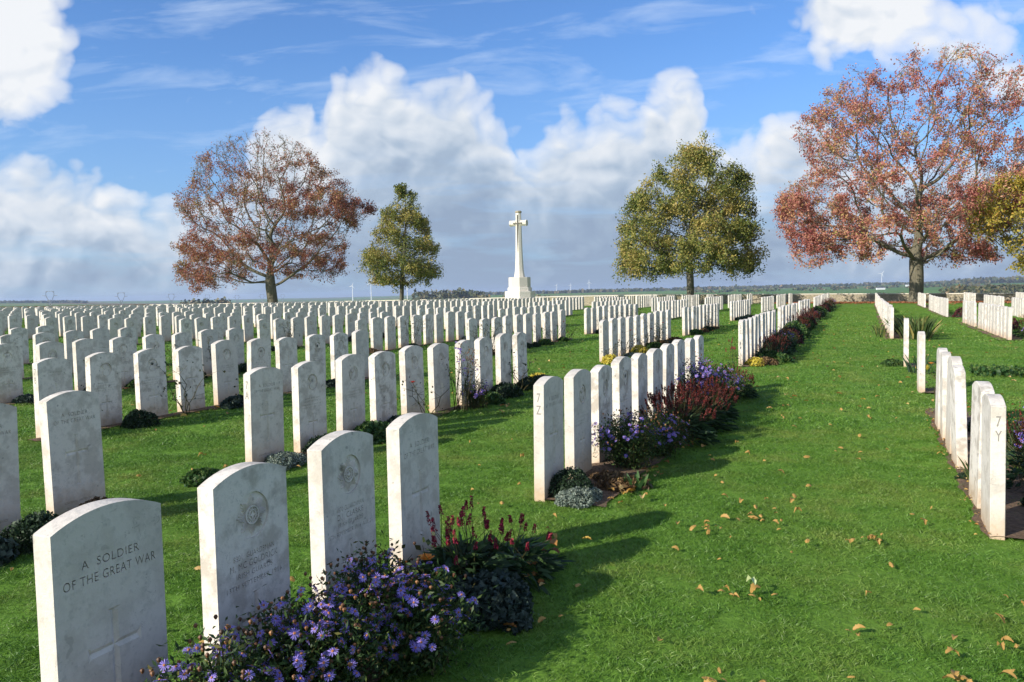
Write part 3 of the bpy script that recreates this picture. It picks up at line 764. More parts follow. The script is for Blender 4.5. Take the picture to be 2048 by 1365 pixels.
def make_tree(name, label, base, dist, sc_, poly_px, base_px, nlead, natt, nleaf, leafsize, lmat, bmat, rb, trunk_top, topbare=0.0, barefn=None, lead=False, clump=0, group='trees around the cemetery wall', twigs=3, nleafnode=4, droop=.3, sig=.17, extra_mats=None, kill=.55, leafy=.55):
    root = empty(name, base); tag(root, label, 'tree', group); base_px = (base_px[0], px(base)[1])
    poly = [((x - base_px[0]) * sc_, (base_px[1] - y) * sc_) for x, y in poly_px]
    att = crown_points(poly, natt, clump)
    zmax = max(q[1] for q in poly)
    tr = []; k = int(trunk_top / .32)
    for i in range(k + 1):
        z = i * .32; tr.append((nlead[0] * z + .05 * math.sin(z * 1.3), .04 * math.sin(z * 1.7), z))
    nd, par = colonize(att, tr, kill=kill)
    n = len(nd); cnt = np.zeros(n); kids = [[] for _ in range(n)]
    for i in range(1, n): kids[par[i]].append(i)
    for i in range(n - 1, -1, -1):
        cnt[i] = max(1, sum(cnt[c_] for c_ in kids[i]))
    tip = .011; gam = math.log(rb / tip) / math.log(cnt[0]); rad_ = tip * cnt ** gam
    # soften the kinks
    for _ in range(2):
        nd2 = nd.copy()
        for i in range(1, n):
            if kids[i] and i > 3: m_ = max(kids[i], key=lambda c_: cnt[c_]); nd2[i] = (nd[par[i]] + nd[i] * 2 + nd[m_]) / 4
        nd = nd2
    mb = MB(); done = [False] * n
    starts = [0]
    while starts:
        s0 = starts.pop(); ch = [s0] if s0 == 0 else [par[s0], s0]; i = s0
        while kids[i]:
            ks = sorted(kids[i], key=lambda c_: -cnt[c_]); starts += ks[1:]; i = ks[0]; ch.append(i)
        if len(ch) < 2: continue
        rr_ = [rad_[q] for q in ch]
        if s0 != 0: rr_[0] = min(rad_[ch[0]] * .85, rad_[ch[1]] * 1.35)
        pts = [nd[q] for q in ch]
        if s0 == 0:      # flared foot going into the ground
            pts = [nd[0] + np.array([0, 0, -.3])] + pts; rr_ = [rb * 1.35] + rr_; rr_[1] = rb * 1.22; rr_[2] = max(rr_[2], rb * 1.05)
        mb.tube(pts, rr_, k=9 if rr_[0] > .2 else 6 if rr_[0] > .05 else 4, cap=False)
    # twigs
    tips = np.where((cnt <= nleafnode))[0]; tips = tips[tips > len(tr)]
    T0 = np.repeat(tips, twigs); dirn = nd[T0] - nd[par[T0]]; dirn /= np.linalg.norm(dirn, axis=1)[:, None] + 1e-9
    dirn = dirn + rng.normal(0, .55, dirn.shape); dirn[:, 2] += .25; dirn /= np.linalg.norm(dirn, axis=1)[:, None]
    ln = rng.uniform(.25, .75, (len(T0), 1)); tipsP = nd[T0] + dirn * ln
    s1 = np.cross(dirn, rng.normal(size=dirn.shape)); s1 /= np.linalg.norm(s1, axis=1)[:, None]; s2 = np.cross(dirn, s1)
    w0 = .011
    TV = np.empty((len(T0), 4, 3)); TV[:, 0] = nd[T0] + s1 * w0; TV[:, 1] = nd[T0] - s1 * .5 * w0 + s2 * .87 * w0; TV[:, 2] = nd[T0] - s1 * .5 * w0 - s2 * .87 * w0; TV[:, 3] = tipsP
    b0 = len(mb.V)
    V = np.vstack([np.array(mb.V), TV.reshape(-1, 3)]); F = mb.F
    for i in range(len(T0)):
        b = b0 + 4 * i; F.append([b, b + 1, b + 3]); F.append([b + 1, b + 2, b + 3]); F.append([b + 2, b, b + 3])
    mesh_np('trunk', V, F, bmat, root, smooth=True)
    # leaves, on the outer shoots
    src = np.vstack([nd[tips], tipsP, tipsP]); 
    w = np.ones(len(src))
    if barefn is not None: w = barefn(src[:, 0], src[:, 2], zmax)
    else: w = np.clip(1 - topbare * np.clip((src[:, 2] / zmax - .62) / .3, 0, 1), .03, 1)
    # whole shoots carry or lack leaves
    cl_ = np.sin(src[:, 0] * 1.9 + src[:, 2] * 1.1) + np.sin(src[:, 1] * 2.3 - src[:, 2] * 1.7 + 1) + np.sin(src[:, 2] * 2.6 + src[:, 0] * .8 + 2)
    w = w * np.clip(.75 + .45 * cl_, .08, 2)
    w = w * np.where(rng.random(len(src)) < leafy, np.clip(rng.normal(1, .4, len(src)), .2, 2), 0.02); w /= w.sum()
    pick = rng.choice(len(src), nleaf, p=w); C = src[pick] + rng.normal(0, sig, (nleaf, 3)); C[:, 2] -= abs(rng.normal(0, sig * .3, nleaf))
    LV, LF = leaf_quads(C, leafsize, droop=droop)
    mesh_np('crown', LV, LF, lmat, root)
    return root
def base_at(x, y): return (x, y, gz(x, y))
T1P = [(480, 275), (520, 266), (590, 280), (640, 315), (690, 360), (715, 395), (752, 418), (735, 448), (690, 462), (712, 475), (690, 500), (690, 535), (672, 566), (640, 562), (600, 545), (575, 560), (545, 548), (500, 548), (470, 575), (440, 565), (400, 586), (385, 578), (357, 553), (375, 520), (362, 490), (392, 470), (385, 445), (368, 418), (372, 390), (405, 365), (400, 335), (435, 300)]
T2P = [(820, 376), (835, 402), (838, 430), (855, 445), (860, 475), (875, 500), (868, 520), (882, 548), (862, 560), (835, 568), (800, 575), (770, 568), (745, 562), (735, 545), (718, 535), (728, 515), (748, 500), (755, 470), (770, 440), (785, 415), (800, 395)]
T3P = [(1372, 280), (1392, 298), (1412, 285), (1432, 303), (1450, 320), (1465, 335), (1480, 345), (1490, 370), (1503, 375), (1495, 400), (1520, 420), (1505, 440), (1525, 460), (1515, 485), (1528, 505), (1515, 545), (1480, 550), (1455, 552), (1420, 548), (1380, 548), (1340, 545), (1310, 555), (1290, 568), (1262, 560), (1250, 545), (1228, 545), (1240, 510), (1247, 470), (1247, 430), (1265, 415), (1270, 390), (1300, 355), (1325, 325), (1330, 318), (1345, 330), (1360, 310)]
T4P = [(1700, 145), (1720, 140), (1760, 155), (1790, 125), (1830, 130), (1850, 105), (1895, 98), (1955, 108), (1985, 150), (2030, 165), (2045, 210), (2060, 260), (2080, 300), (2090, 380), (2060, 430), (2010, 450), (1990, 480), (1960, 470), (1935, 450), (1950, 490), (1972, 525), (1945, 535), (1880, 528), (1815, 520), (1770, 485), (1730, 470), (1705, 480), (1718, 525), (1680, 535), (1640, 525), (1610, 545), (1590, 500), (1565, 440), (1557, 385), (1590, 365), (1640, 345), (1625, 320), (1618, 300), (1585, 275), (1590, 255), (1640, 215), (1655, 180), (1680, 160)]
T5P = [(1985, 360), (2048, 345), (2120, 330), (2200, 360), (2220, 430), (2200, 520), (2130, 545), (2060, 545), (2035, 548), (2040, 520), (2020, 490), (1975, 480), (1945, 440), (1950, 400)]
def bare1(x, z, zm):
    w = np.clip(1.1 - np.clip((z / zm - .55) / .38, 0, 1) * 1.02, .06, 1)
    return w * (1 + .9 * (x > 2.5) * (z / zm > .5)) * (1 + .5 * (z / zm < .42))
def bare4(x, z, zm):
    w = np.clip(1.1 - np.clip((z / zm - .72) / .25, 0, 1) * (.75 + .3 * (x > .6)), .04, 1)
    return w * (1 + .7 * (z / zm < .45))
make_tree('ash_tree', 'tall spreading ash with thinning rusty red leaves and bare top twigs', base_at(-25.66, 85.5), 85.5, 85.5 / 1587.6, T1P, (545, 607), (-.03,), 3400, 74000, .18, M_ASH, M_BARK, .56, 4.4, barefn=bare1, clump=150, kill=.60, twigs=6, sig=.17, leafy=.5)
make_tree('oak_tree', 'small upright green oak between the red ash and the stone cross', base_at(-10.97, 78.5), 78.5, 78.5 / 1587.6, T2P, (800, 600), (.09,), 1300, 34000, .19, M_OAK, M_BARK2, .21, 6.5, clump=0, kill=.48, twigs=3)
make_tree('oak_tree', 'broad olive green oak standing alone beyond the last graves beside the cross', base_at(14.85, 66), 66, 66 / 1587.6, T3P, (1380, 594), (0,), 2500, 80000, .19, M_OAK, M_BARK2, .30, 7.0, clump=130, kill=.55, twigs=3, sig=.21, leafy=.5)
make_tree('ash_tree', 'huge crimson and orange ash in front of the rubble wall', base_at(30.57, 60), 60, 60 / 1587.6, T4P, (1832, 603), (0,), 3300, 98000, .17, M_ASH2, M_BARK, .50, 3.6, barefn=bare4, clump=190, sig=.15, leafy=.5, kill=.55, twigs=4)
make_tree('golden_tree', 'yellow green tree whose leaves mingle with the crimson ash', base_at(36.6, 53.5), 53.5, 53.5 / 1587.6, T5P, (2110, 600), (0,), 900, 24000, .19, M_GOLD, M_BARK2, .24, 3.5, kill=.6)

# ------------------------------------------------------------------ cross on its stepped base
def octagon(r, z, ex=1.0, ey=1.0, ch=.4142): 
    a = r; b = r * ch
    return [(b * ex, -a * ey, z), (a * ex, -b * ey, z), (a * ex, b * ey, z), (b * ex, a * ey, z), (-b * ex, a * ey, z), (-a * ex, b * ey, z), (-a * ex, -b * ey, z), (-b * ex, -a * ey, z)]
def loft(rings, cap=True):
    V = [v for r in rings for v in r]; n = len(rings[0]); F = [(i * n + j, i * n + (j + 1) % n, (i + 1) * n + (j + 1) % n, (i + 1) * n + j) for i in range(len(rings) - 1) for j in range(n)]
    if cap: F += [tuple(reversed(range(n))), tuple(range((len(rings) - 1) * n, len(rings) * n))]
    return V, F
cxp = (.73, 66.0, .86); S_ = 57 / 1587.6
cr_ = empty('memorial_cross', cxp, math.atan2(-NN[1], -NN[0]) + math.pi); cr_.scale = (1.17,) * 3; tag(cr_, 'tall pale stone cross with a bronze sword on a stepped octagonal base', 'memorial cross')
# local x = along the arms, local -y = the face with the sword
mb = MB()
z0 = -.2
for (r, za, zb) in [(1.16, -1.1, -.04), (.98, z0, .52), (.79, .52, .78), (.72, .78, 1.50)]:
    V, F = loft([octagon(r - (.0), za), octagon(r, zb - .02), octagon(r - .02, zb)]); mb.add(V, F)
mb.build('stepped_base', M_CROSS, cr_)
mb = MB()
V, F = loft([octagon(.36, 1.50), octagon(.34, 1.62), octagon(.29, 1.95), octagon(.275, 2.1), octagon(.235, 3.0), octagon(.19, 5.05)]); mb.add(V, F)
V, F = loft([octagon(.188, 5.05), octagon(.175, 6.02)]); mb.add(V, F)
mb.build('shaft', M_CROSS, cr_)
mb = MB()
ring = lambda x, a=.19: [(x, -a * .42, 5.30 - a), (x, -a, 5.30 - a * .42), (x, -a, 5.30 + a * .42), (x, -a * .42, 5.30 + a), (x, a * .42, 5.30 + a), (x, a, 5.30 + a * .42), (x, a, 5.30 - a * .42), (x, a * .42, 5.30 - a)]
for s_ in (-1, 1):
    V, F = loft([ring(s_ * .17), ring(s_ * .56), ring(s_ * .575, .21), ring(s_ * .64, .21)]); mb.add(V, F)
o = mb.build('arms', M_CROSS, cr_)
mb = MB(); V, F = loft([octagon(.195, 6.02), octagon(.215, 6.05), octagon(.215, 6.12), octagon(.17, 6.17)]); mb.add(V, F); mb.build('capstone', M_CROSSCAP, cr_)
mb = MB(); yb = -.245
def fin(poly, y0, y1):
    n = len(poly); mb.add([(a, y0, b) for a, b in poly] + [(a, y1, b) for a, b in poly], [tuple(range(n)), tuple(range(2 * n - 1, n - 1, -1))] + [(k, n + k, n + (k + 1) % n, (k + 1) % n) for k in range(n)])
# the blade follows the leaning shaft: thin wedge pieces
V = [(-.035, -.205, 5.25), (.035, -.205, 5.25), (0, -.262, 3.25), (-.035, -.255, 5.25), (.035, -.255, 5.25), (0, -.285, 3.25)]
mb.add(V, [(0, 2, 1), (3, 4, 5), (0, 3, 5, 2), (1, 2, 5, 4), (0, 1, 4, 3)])
mb.box(-.28, .28, -.25, -.205, 5.27, 5.31); mb.box(-.022, .022, -.24, -.19, 5.31, 5.78)
for x, z in ((-.28, 5.29), (.28, 5.29)): mb.box(x - .035, x + .035, -.252, -.203, z - .045, z + .045)
V, F = loft([[(.045 * math.cos(a), -.215, 5.83 + .06 * math.sin(a)) for a in [k * math.pi / 4 for k in range(8)]], [(.045 * math.cos(a), -.16, 5.83 + .06 * math.sin(a)) for a in [k * math.pi / 4 for k in range(8)]]]); mb.add(V, F)
mb.build('bronze_sword', M_BRONZE, cr_)

# ------------------------------------------------------------------ boundary wall of coursed rubble with a coping
def rubble():
    m, nt, b = mat('rubble_stone'); g = N(nt, 'ShaderNodeNewGeometry'); tc = N(nt, 'ShaderNodeTexCoord')
    bk = N(nt, 'ShaderNodeTexBrick'); bk.inputs['Scale'].default_value = 1.0; bk.inputs['Brick Width'].default_value = .42; bk.inputs['Row Height'].default_value = .105; bk.inputs['Mortar Size'].default_value = .018
    bk.inputs['Color1'].default_value = (.62, .52, .36, 1); bk.inputs['Color2'].default_value = (.42, .36, .27, 1); bk.inputs['Mortar'].default_value = (.16, .14, .10, 1); bk.offset = .4; bk.squash = .7; bk.squash_frequency = 3
    sx = N(nt, 'ShaderNodeSeparateXYZ'); L(nt, tc.outputs['Object'], sx.inputs[0])
    wob = noise(nt, 2.5, tc.outputs['Object'], detail=2)
    v = N(nt, 'ShaderNodeCombineXYZ'); L(nt, sx.outputs[0], v.inputs[0]); L(nt, math_(nt, 'ADD', sx.outputs[2], math_(nt, 'MULTIPLY', wob, .12)), v.inputs[1]); L(nt, v.outputs[0], bk.inputs['Vector'])
    n = noise(nt, 3.2, tc.outputs['Object'], detail=6, rough=.7)
    c_ = mixc(nt, ramp(nt, n, [(.42, 0), (.62, .8)]), bk.outputs['Color'], (.17, .17, .10)); n2 = noise(nt, 22, tc.outputs['Object'], detail=5)
    L(nt, mixc(nt, math_(nt, 'MULTIPLY', n2, .5), c_, (.58, .50, .36)), b.inputs['Base Color']); b.inputs['Roughness'].default_value = .95
    bump(nt, b, math_(nt, 'ADD', math_(nt, 'MULTIPLY', bk.outputs['Fac'], -1), n2), .8, .04); return m
M_RUB = rubble(); M_COPE = simple('coping_stone', (.74, .68, .56), .9, .15, 1.2); M_COPE2 = simple('shaded_coping', (.075, .062, .04), .95, .3, 3)  # second coping's dark tone stands in for shade on the far stretch
WU = 65.0
wl = empty('boundary_wall', P3(WU, 0), math.atan2(-NN[1], -NN[0]) + math.pi)      # local x runs along +n (towards D negative)
tag(wl, 'low rubble stone wall with pale coping closing off the cemetery', 'wall')
def wall_run(Da, Db, name, m, top, bot, half, step=2.0):
    V = []; F = []; n = max(1, int(abs(Db - Da) / step)); z00 = P3(WU, 0).z
    for i in range(n + 1):
        D = Da + (Db - Da) * i / n; g_ = P3(WU, D).z - z00; t = top(D) if callable(top) else g_ + top; bt = bot(D) if callable(bot) else (g_ + bot)
        for y, z in ((-half, bt), (-half, t), (half, t), (half, bt)): V.append((-D, y, z))
    for i in range(n):
        for j in range(4): F.append((i * 4 + j, i * 4 + (j + 1) % 4, i * 4 + 4 + (j + 1) % 4, i * 4 + 4 + j))
    F += [(0, 1, 2, 3), (4 * n + 3, 4 * n + 2, 4 * n + 1, 4 * n)]
    return mesh_np(name, V, F, m, wl)
zt = P3(WU, 0).z
TOPD = [(-45, .45), (-12.5, .60), (-.8, .76), (14.7, .93), (22.7, .93), (45.4, .81), (59.4, .74), (77, .735), (105, .72), (140, .72)]
topf = lambda D: float(np.interp(D, [q[0] for q in TOPD], [q[1] for q in TOPD])) - zt
wall_run(-45, 140, 'stonework', M_RUB, lambda D: topf(D) - .07, -.5, .20)
wall_run(-45, 77, 'coping', M_COPE, topf, lambda D: topf(D) - .068, .25)
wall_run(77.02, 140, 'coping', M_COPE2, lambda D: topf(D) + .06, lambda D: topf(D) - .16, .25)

# ------------------------------------------------------------------ far country
M_WOOD = leafmat('far_wood', [(0, (.03, .045, .016)), (.5, (.07, .08, .03)), (.85, (.15, .12, .05)), (1, (.20, .13, .06))], 0, .35, patchscale=.01)
M_BUSH = leafmat('bush_leaves', [(0, (.03, .045, .015)), (.5, (.06, .075, .025)), (1, (.12, .10, .04))], .1, .2)
M_BUSH2 = leafmat('brown_bush_leaves', [(0, (.16, .13, .07)), (.5, (.24, .19, .10)), (1, (.30, .26, .12))], .1, .2)
def lumps(name, pts, m, leaf=.0, per=60, kind='stuff', label=None, cat=None, group=None):
    """wood or bush of leaf masses: pts = (x,y,rx,rz)"""
    Cs = []; S = []
    for (x, y, rx, rz) in pts:
        z = gz(x, y); q = rng.normal(size=(per, 3)); q /= np.linalg.norm(q, axis=1)[:, None]; q *= rng.uniform(.55, 1.05, (per, 1))
        Cs.append(np.column_stack([x + q[:, 0] * rx, y + q[:, 1] * rx, z + rz * .85 + q[:, 2] * rz])); S.append(np.full(per, max(rx, rz) * (leaf or .5)))
    C = np.vstack(Cs); S = np.concatenate(S)[:, None]
    V, F = leaf_quads(C, 1.0, .8); V = (V.reshape(-1, 4, 3) - C[:, None]) * S[:, None] + C[:, None]
    o = mesh_np(name, V.reshape(-1, 3), F, m); tag(o, label, cat, group, kind); return o
def dirpos(xp, d): 
    """ground point on the bearing of survey sighting xp at distance d (metres along the view axis)"""
    return ((xp - 1024) / 1587.6 * d, d)
def wood(name, x0, x1, d0, d1, n, rx, rz, label, m=None, per=26):
    pts = []
    for _ in range(n):
        xp = rng.uniform(x0, x1); d = rng.uniform(d0, d1); x, y = dirpos(xp, d); k = rng.uniform(.7, 1.35); pts.append((x, y, rx * k, rz * k))
    return lumps(name, pts, m or M_WOOD, .55, per, 'stuff', label, 'woodland')
wood('far_woodland', 1880, 2500, 1150, 1500, 330, 9, 7.5, 'dark wood on the low ground beyond the wall', per=34)
wood('hilltop_woodland', 1920, 2400, 3600, 4300, 200, 28, 12, 'pale brown wood on the far hill')
wood('ridge_woodland', 960, 1960, 4300, 5600, 420, 38, 5.5, 'long hazy line of woods along the horizon', per=16)
wood('ridge_woodland', 1380, 1980, 2600, 3200, 55, 18, 4.5, 'hazy belt of trees below the skyline', per=16)
wood('far_treeline', -260, 172, 4500, 4800, 420, 26, 4.6, 'dark line of trees on the skyline behind the graves', per=24)
wood('far_treeline', 365, 460, 1500, 1600, 60, 8, 9, 'short dark copse on the skyline behind the red ash', per=24)
wood('far_treeline', 835, 965, 1700, 1900, 70, 13, 13, 'dark copse on the skyline between the small oak and the cross', per=30)
wood('far_treeline', 960, 1100, 1500, 1600, 50, 9, 7, 'scattered bushes on the skyline around the cross', per=20)
wood('far_hedgerow', 1620, 1850, 1400, 1500, 26, 7, 2.6, 'hedgerow trees strung across the distant fields', per=26)
for (xp, d, rx, rz, m, lab) in [(930, 240, 1.7, 1.15, M_BUSH, 'round dark bush showing over the stones beside the cross'), (296, 420, 3.3, 2.2, M_BUSH2, 'rounded bare bush over the far wall, larger of two'), (318, 430, 2.0, 1.9, M_BUSH2, 'smaller rounded bush beside the larger bare bush over the wall'),
                                (247, 420, 1.7, 1.6, M_BUSH2, 'pale bush beneath a pylon on the skyline'), (1078, 84, .85, .5, M_GOLD, 'yellowish bush beside the foot of the cross'), (1803, 200, 1.9, 1.1, M_BUSH, 'small dark bush in the green field beyond the wall')]:
    x, y = dirpos(xp, d); lumps('bush', [(x, y, rx, rz)], m, .16, 900, None, lab, 'bush', 'bushes beyond the graves')
M_WHITE = simple('white_paint', (.8, .8, .8), .6, .03); M_STEEL = simple('galvanised_steel', (.16, .17, .19), .6, .1)
def turbine(x, y, h, bl, rot, yaw, lab):
    r_ = empty('wind_turbine', (x, y, gz(x, y)), yaw); tag(r_, lab, 'wind turbine', 'wind turbines on the plain')
    m_ = MB(); m_.tube([(0, 0, -3), (0, 0, h * .5), (0, 0, h)], [2.6, 2.1, 1.5], 8); m_.build('tower', M_WHITE, r_)
    m_ = MB(); m_.box(-2, 2, -3.6, 5, h - .5, h + 3.4); m_.build('nacelle', M_WHITE, r_)
    for k in range(3):
        a = rot + k * 2 * math.pi / 3; m_ = MB(); c_, s_ = math.sin(a), math.cos(a); hz_ = h + 1.5
        m_.tube([(0, -4.2, hz_), (c_ * bl * .2, -4.3, hz_ + s_ * bl * .2), (c_ * bl * .6, -4.2, hz_ + s_ * bl * .6), (c_ * bl, -4, hz_ + s_ * bl)], [1.3, 1.9, 1.1, .3], 5); m_.build('blade', M_WHITE, r_)
TB = [(708, 4200, 62, 20, .3, 'wind turbine just beyond the red ash, blades spread wide'), (745, 4200, 74, 26, .05, 'tallest white wind turbine, midway between the ash and small oak'), (817, 4200, 78, 24, .2, 'wind turbine just past the trunk of the small oak'),
      (1115, 7200, 60, 22, .5, 'faint wind turbine beyond the cross, first one past it'), (1143, 7200, 60, 22, .2, 'faint wind turbine beyond the cross, second one past it'), (1180, 6600, 75, 26, .0, 'faint white wind turbine standing midway from the cross to the broad oak'), (1764, 6800, 95, 34, .6, 'faint wind turbine over the wood beside the crimson ash')]
for (xp, d, h, bl, rot, lab) in TB:
    x, y = dirpos(xp, d); turbine(x, y, h + (18 if d == 4200 else 0), bl, rot, -.2, lab)
def pylon(x, y, h, lab, yaw=0.0):
    r_ = empty('electricity_pylon', (x, y, gz(x, y)), yaw); tag(r_, lab, 'pylon', 'electricity pylons on the skyline'); w = .55; m_ = MB(); k = h / 17.0
    seg = [((-2.0, 0), (-1.5, 6.5)), ((2.0, 0), (1.5, 6.5)), ((-1.5, 6.5), (-4.4, 13)), ((1.5, 6.5), (4.4, 13)), ((-4.4, 13), (-4.2, 17)), ((4.4, 13), (4.2, 17)), ((-4.2, 17), (4.2, 17)), ((-1.5, 6.5), (0, 8)), ((0, 8), (1.5, 6.5)), ((-8, 12.6), (-4.4, 12.2)), ((8, 12.6), (4.4, 12.2)), ((-4.3, 15.6), (-2.5, 17)), ((4.3, 15.6), (2.5, 17)), ((-4.4, 13), (-3.2, 9.5)),
           ((-2, 0), (1.75, 3)), ((2, 0), (-1.75, 3)), ((-1.75, 3), (1.5, 6.5)), ((1.75, 3), (-1.5, 6.5))]
    for a, b in seg: m_.tube([(a[0] * k, 0, a[1] * k), (b[0] * k, 0, b[1] * k)], [.30 * k, .30 * k], 4)
    m_.build('lattice_frame', M_STEEL, r_)
    return r_
PL_ = [(104, 2300, 36, 'largest electricity pylon on the skyline above the outer graves'), (246, 2700, 36, 'electricity pylon standing above the pale bush on the skyline'), (346, 3300, 36, 'electricity pylon on the skyline just before the dark copse'), (418, 4000, 36, 'faint electricity pylon directly above the dark copse'),
       (477, 4700, 36, 'faint electricity pylon between the dark copse and the ash trunk'), (527, 5000, 40, 'faint electricity pylon close beside the ash trunk'), (568, 6000, 40, 'very faint electricity pylon just past the ash trunk')]
for xp, d, h, lab in PL_:
    x, y = dirpos(xp, d); pylon(x, y, h + 10, lab)
M_ROOF = simple('slate_roof', (.12, .12, .14), .7)
for (xp, d, w, h, lab) in [(1762, 2500, 26, 5, 'long low white farm building in the distant fields'), (1817, 3400, 20, 7, 'small white farmhouse near the trunk of the crimson ash'), (1947, 1120, 3.6, 3.0, 'tiny white cottage gable among the dark trees')]:
    x, y = dirpos(xp, d); r_ = empty('farm_building', (x, y, gz(x, y))); tag(r_, lab, 'building', 'farm buildings on the plain')
    m_ = MB(); m_.box(-w / 2, w / 2, -4, 4, -2, h); m_.build('wall', M_WHITE, r_)
    m_ = MB(); m_.add([(-w / 2 - .3, -4.4, h), (w / 2 + .3, -4.4, h), (w / 2 + .3, 4.4, h), (-w / 2 - .3, 4.4, h), (-w / 2, 0, h + w * .06 + 1.5), (w / 2, 0, h + w * .06 + 1.5)], [(0, 1, 5, 4), (2, 3, 4, 5), (1, 2, 5), (3, 0, 4)]); m_.build('roof', M_ROOF, r_)
# ------------------------------------------------------------------ plants
rp = np.random.default_rng(21)
M_ASTERLEAF = leafmat('aster_leaves', [(0, (.018, .045, .012)), (.6, (.045, .09, .022)), (.92, (.09, .13, .03)), (1, (.18, .15, .04))], .25)
M_ASTERPET = leafmat('aster_petals', [(0, (.20, .14, .60)), (.5, (.32, .24, .76)), (1, (.52, .42, .90))], .35)
M_DISC = simple('aster_disc', (.42, .16, .06), .8, .3, 40)
M_SEED = leafmat('aster_seed_heads', [(0, (.06, .03, .015)), (.6, (.16, .07, .03)), (1, (.34, .16, .06))], .0)
M_STEM = leafmat('plant_stems', [(0, (.04, .05, .018)), (1, (.10, .08, .03))], .1)
M_PERS = leafmat('knotweed_leaves', [(0, (.016, .035, .014)), (.6, (.035, .075, .028)), (1, (.07, .12, .035))], .25)
M_SPIKE = leafmat('crimson_spikes', [(0, (.11, .012, .02)), (.7, (.26, .018, .04)), (1, (.52, .04, .09))], .2)
M_SPIKED = leafmat('rusty_spikes', [(0, (.045, .018, .012)), (.6, (.12, .028, .018)), (1, (.24, .035, .03))], .15)
M_ROSELEAF = leafmat('rose_leaves', [(0, (.02, .03, .012)), (.6, (.05, .07, .02)), (1, (.14, .09, .035))], .2)
M_ORANGE = leafmat('orange_petals', [(0, (.72, .22, .03)), (.5, (.85, .36, .06)), (1, (.90, .50, .14))], .35)
M_RED = leafmat('red_petals', [(0, (.35, .02, .015)), (1, (.62, .06, .03))], .3)
M_YEL = leafmat('yellow_leaves', [(0, (.30, .26, .03)), (.5, (.65, .52, .06)), (1, (.80, .68, .14))], .3)
M_SILV = leafmat('silvery_leaves', [(0, (.08, .11, .085)), (.6, (.20, .25, .20)), (1, (.38, .42, .34))], .1)
M_DARK = leafmat('dark_evergreen_leaves', [(0, (.010, .024, .012)), (.6, (.024, .05, .022)), (1, (.05, .085, .035))], .15)
M_MID = leafmat('mid_green_leaves', [(0, (.02, .06, .015)), (.6, (.05, .12, .03)), (1, (.12, .17, .04))], .25)
M_HEUCH = leafmat('grey_green_leaves', [(0, (.020, .036, .028)), (.6, (.04, .065, .05)), (1, (.08, .11, .085))], .15)
M_BROWN = leafmat('russet_leaves', [(0, (.06, .04, .02)), (.6, (.17, .10, .045)), (1, (.33, .22, .10))], .2)
M_IRIS = leafmat('iris_leaves', [(0, (.03, .06, .015)), (.6, (.10, .14, .04)), (1, (.38, .32, .10))], .25)
M_IRISG = leafmat('dark_iris_leaves', [(0, (.012, .035, .015)), (1, (.04, .09, .03))], .2)
M_PURP = leafmat('purple_leaves', [(0, (.03, .012, .02)), (.6, (.09, .02, .03)), (1, (.20, .05, .04))], .2)

def dome(n, rx, ry, h, z0=0.0, shell=.5):
    a = rp.uniform(0, 2 * np.pi, n); ph = np.arccos(rp.uniform(0, 1, n)); r = rp.uniform(shell, 1, n) ** .6
    lump = 1 + .16 * np.sin(3 * a + 1.3) + .10 * np.sin(5 * a + ph * 4)
    return np.column_stack([rx * np.sin(ph) * np.cos(a) * r * lump, ry * np.sin(ph) * np.sin(a) * r * lump, z0 + h * np.cos(ph) * r * (1 + .08 * np.sin(7 * a))])
def strips(B, D, ln, w, bend=.35, seg=3):
    """blades from bases B along directions D"""
    n = len(B); D = D / np.linalg.norm(D, axis=1)[:, None]
    s_ = np.cross(D, rp.normal(size=(n, 3))); s_ /= np.linalg.norm(s_, axis=1)[:, None]
    out = D.copy(); out[:, 2] = 0; out /= np.linalg.norm(out, axis=1)[:, None] + 1e-6
    V = np.empty((n, 2 * seg + 1, 3)); ln = np.broadcast_to(np.asarray(ln), (n,))[:, None]; w = np.broadcast_to(np.asarray(w), (n,))[:, None]
    for k in range(seg):
        t = k / seg; c_ = B + D * ln * t + out * ln * bend * t * t - np.array([0, 0, 1]) * ln * bend * .5 * t * t; ww = w * (1 - .5 * t ** 2)
        V[:, 2 * k] = c_ - s_ * ww / 2; V[:, 2 * k + 1] = c_ + s_ * ww / 2
    V[:, 2 * seg] = B + D * ln + out * ln * bend - np.array([0, 0, 1]) * ln * bend * .5
    F = []
    for i in range(n):
        b = i * (2 * seg + 1)
        for k in range(seg - 1): F.append([b + 2 * k, b + 2 * k + 1, b + 2 * k + 3, b + 2 * k + 2])
        F.append([b + 2 * seg - 2, b + 2 * seg - 1, b + 2 * seg])
    return V.reshape(-1, 3), F
def stems(n, h, spread, w=.006, base=.05):
    a = rp.uniform(0, 2 * np.pi, n); r = np.sqrt(rp.uniform(0, 1, n))
    top = np.column_stack([np.cos(a) * r * spread, np.sin(a) * r * spread, h * np.sqrt(np.clip(1 - .75 * r ** 2, .1, 1)) * rp.uniform(.85, 1.12, n)])
    B = np.column_stack([top[:, 0] * .2 + rp.normal(0, base, n), top[:, 1] * .2 + rp.normal(0, base, n), np.zeros(n)])
    mb = MB()
    for b, t in zip(B, top):
        m_ = (b + t) / 2 + np.array([(t[0] - b[0]) * -.12, (t[1] - b[1]) * -.12, .03]); mb.tube([b, m_, t], [w, w * .8, w * .5], 3, cap=False)
    return mb, top
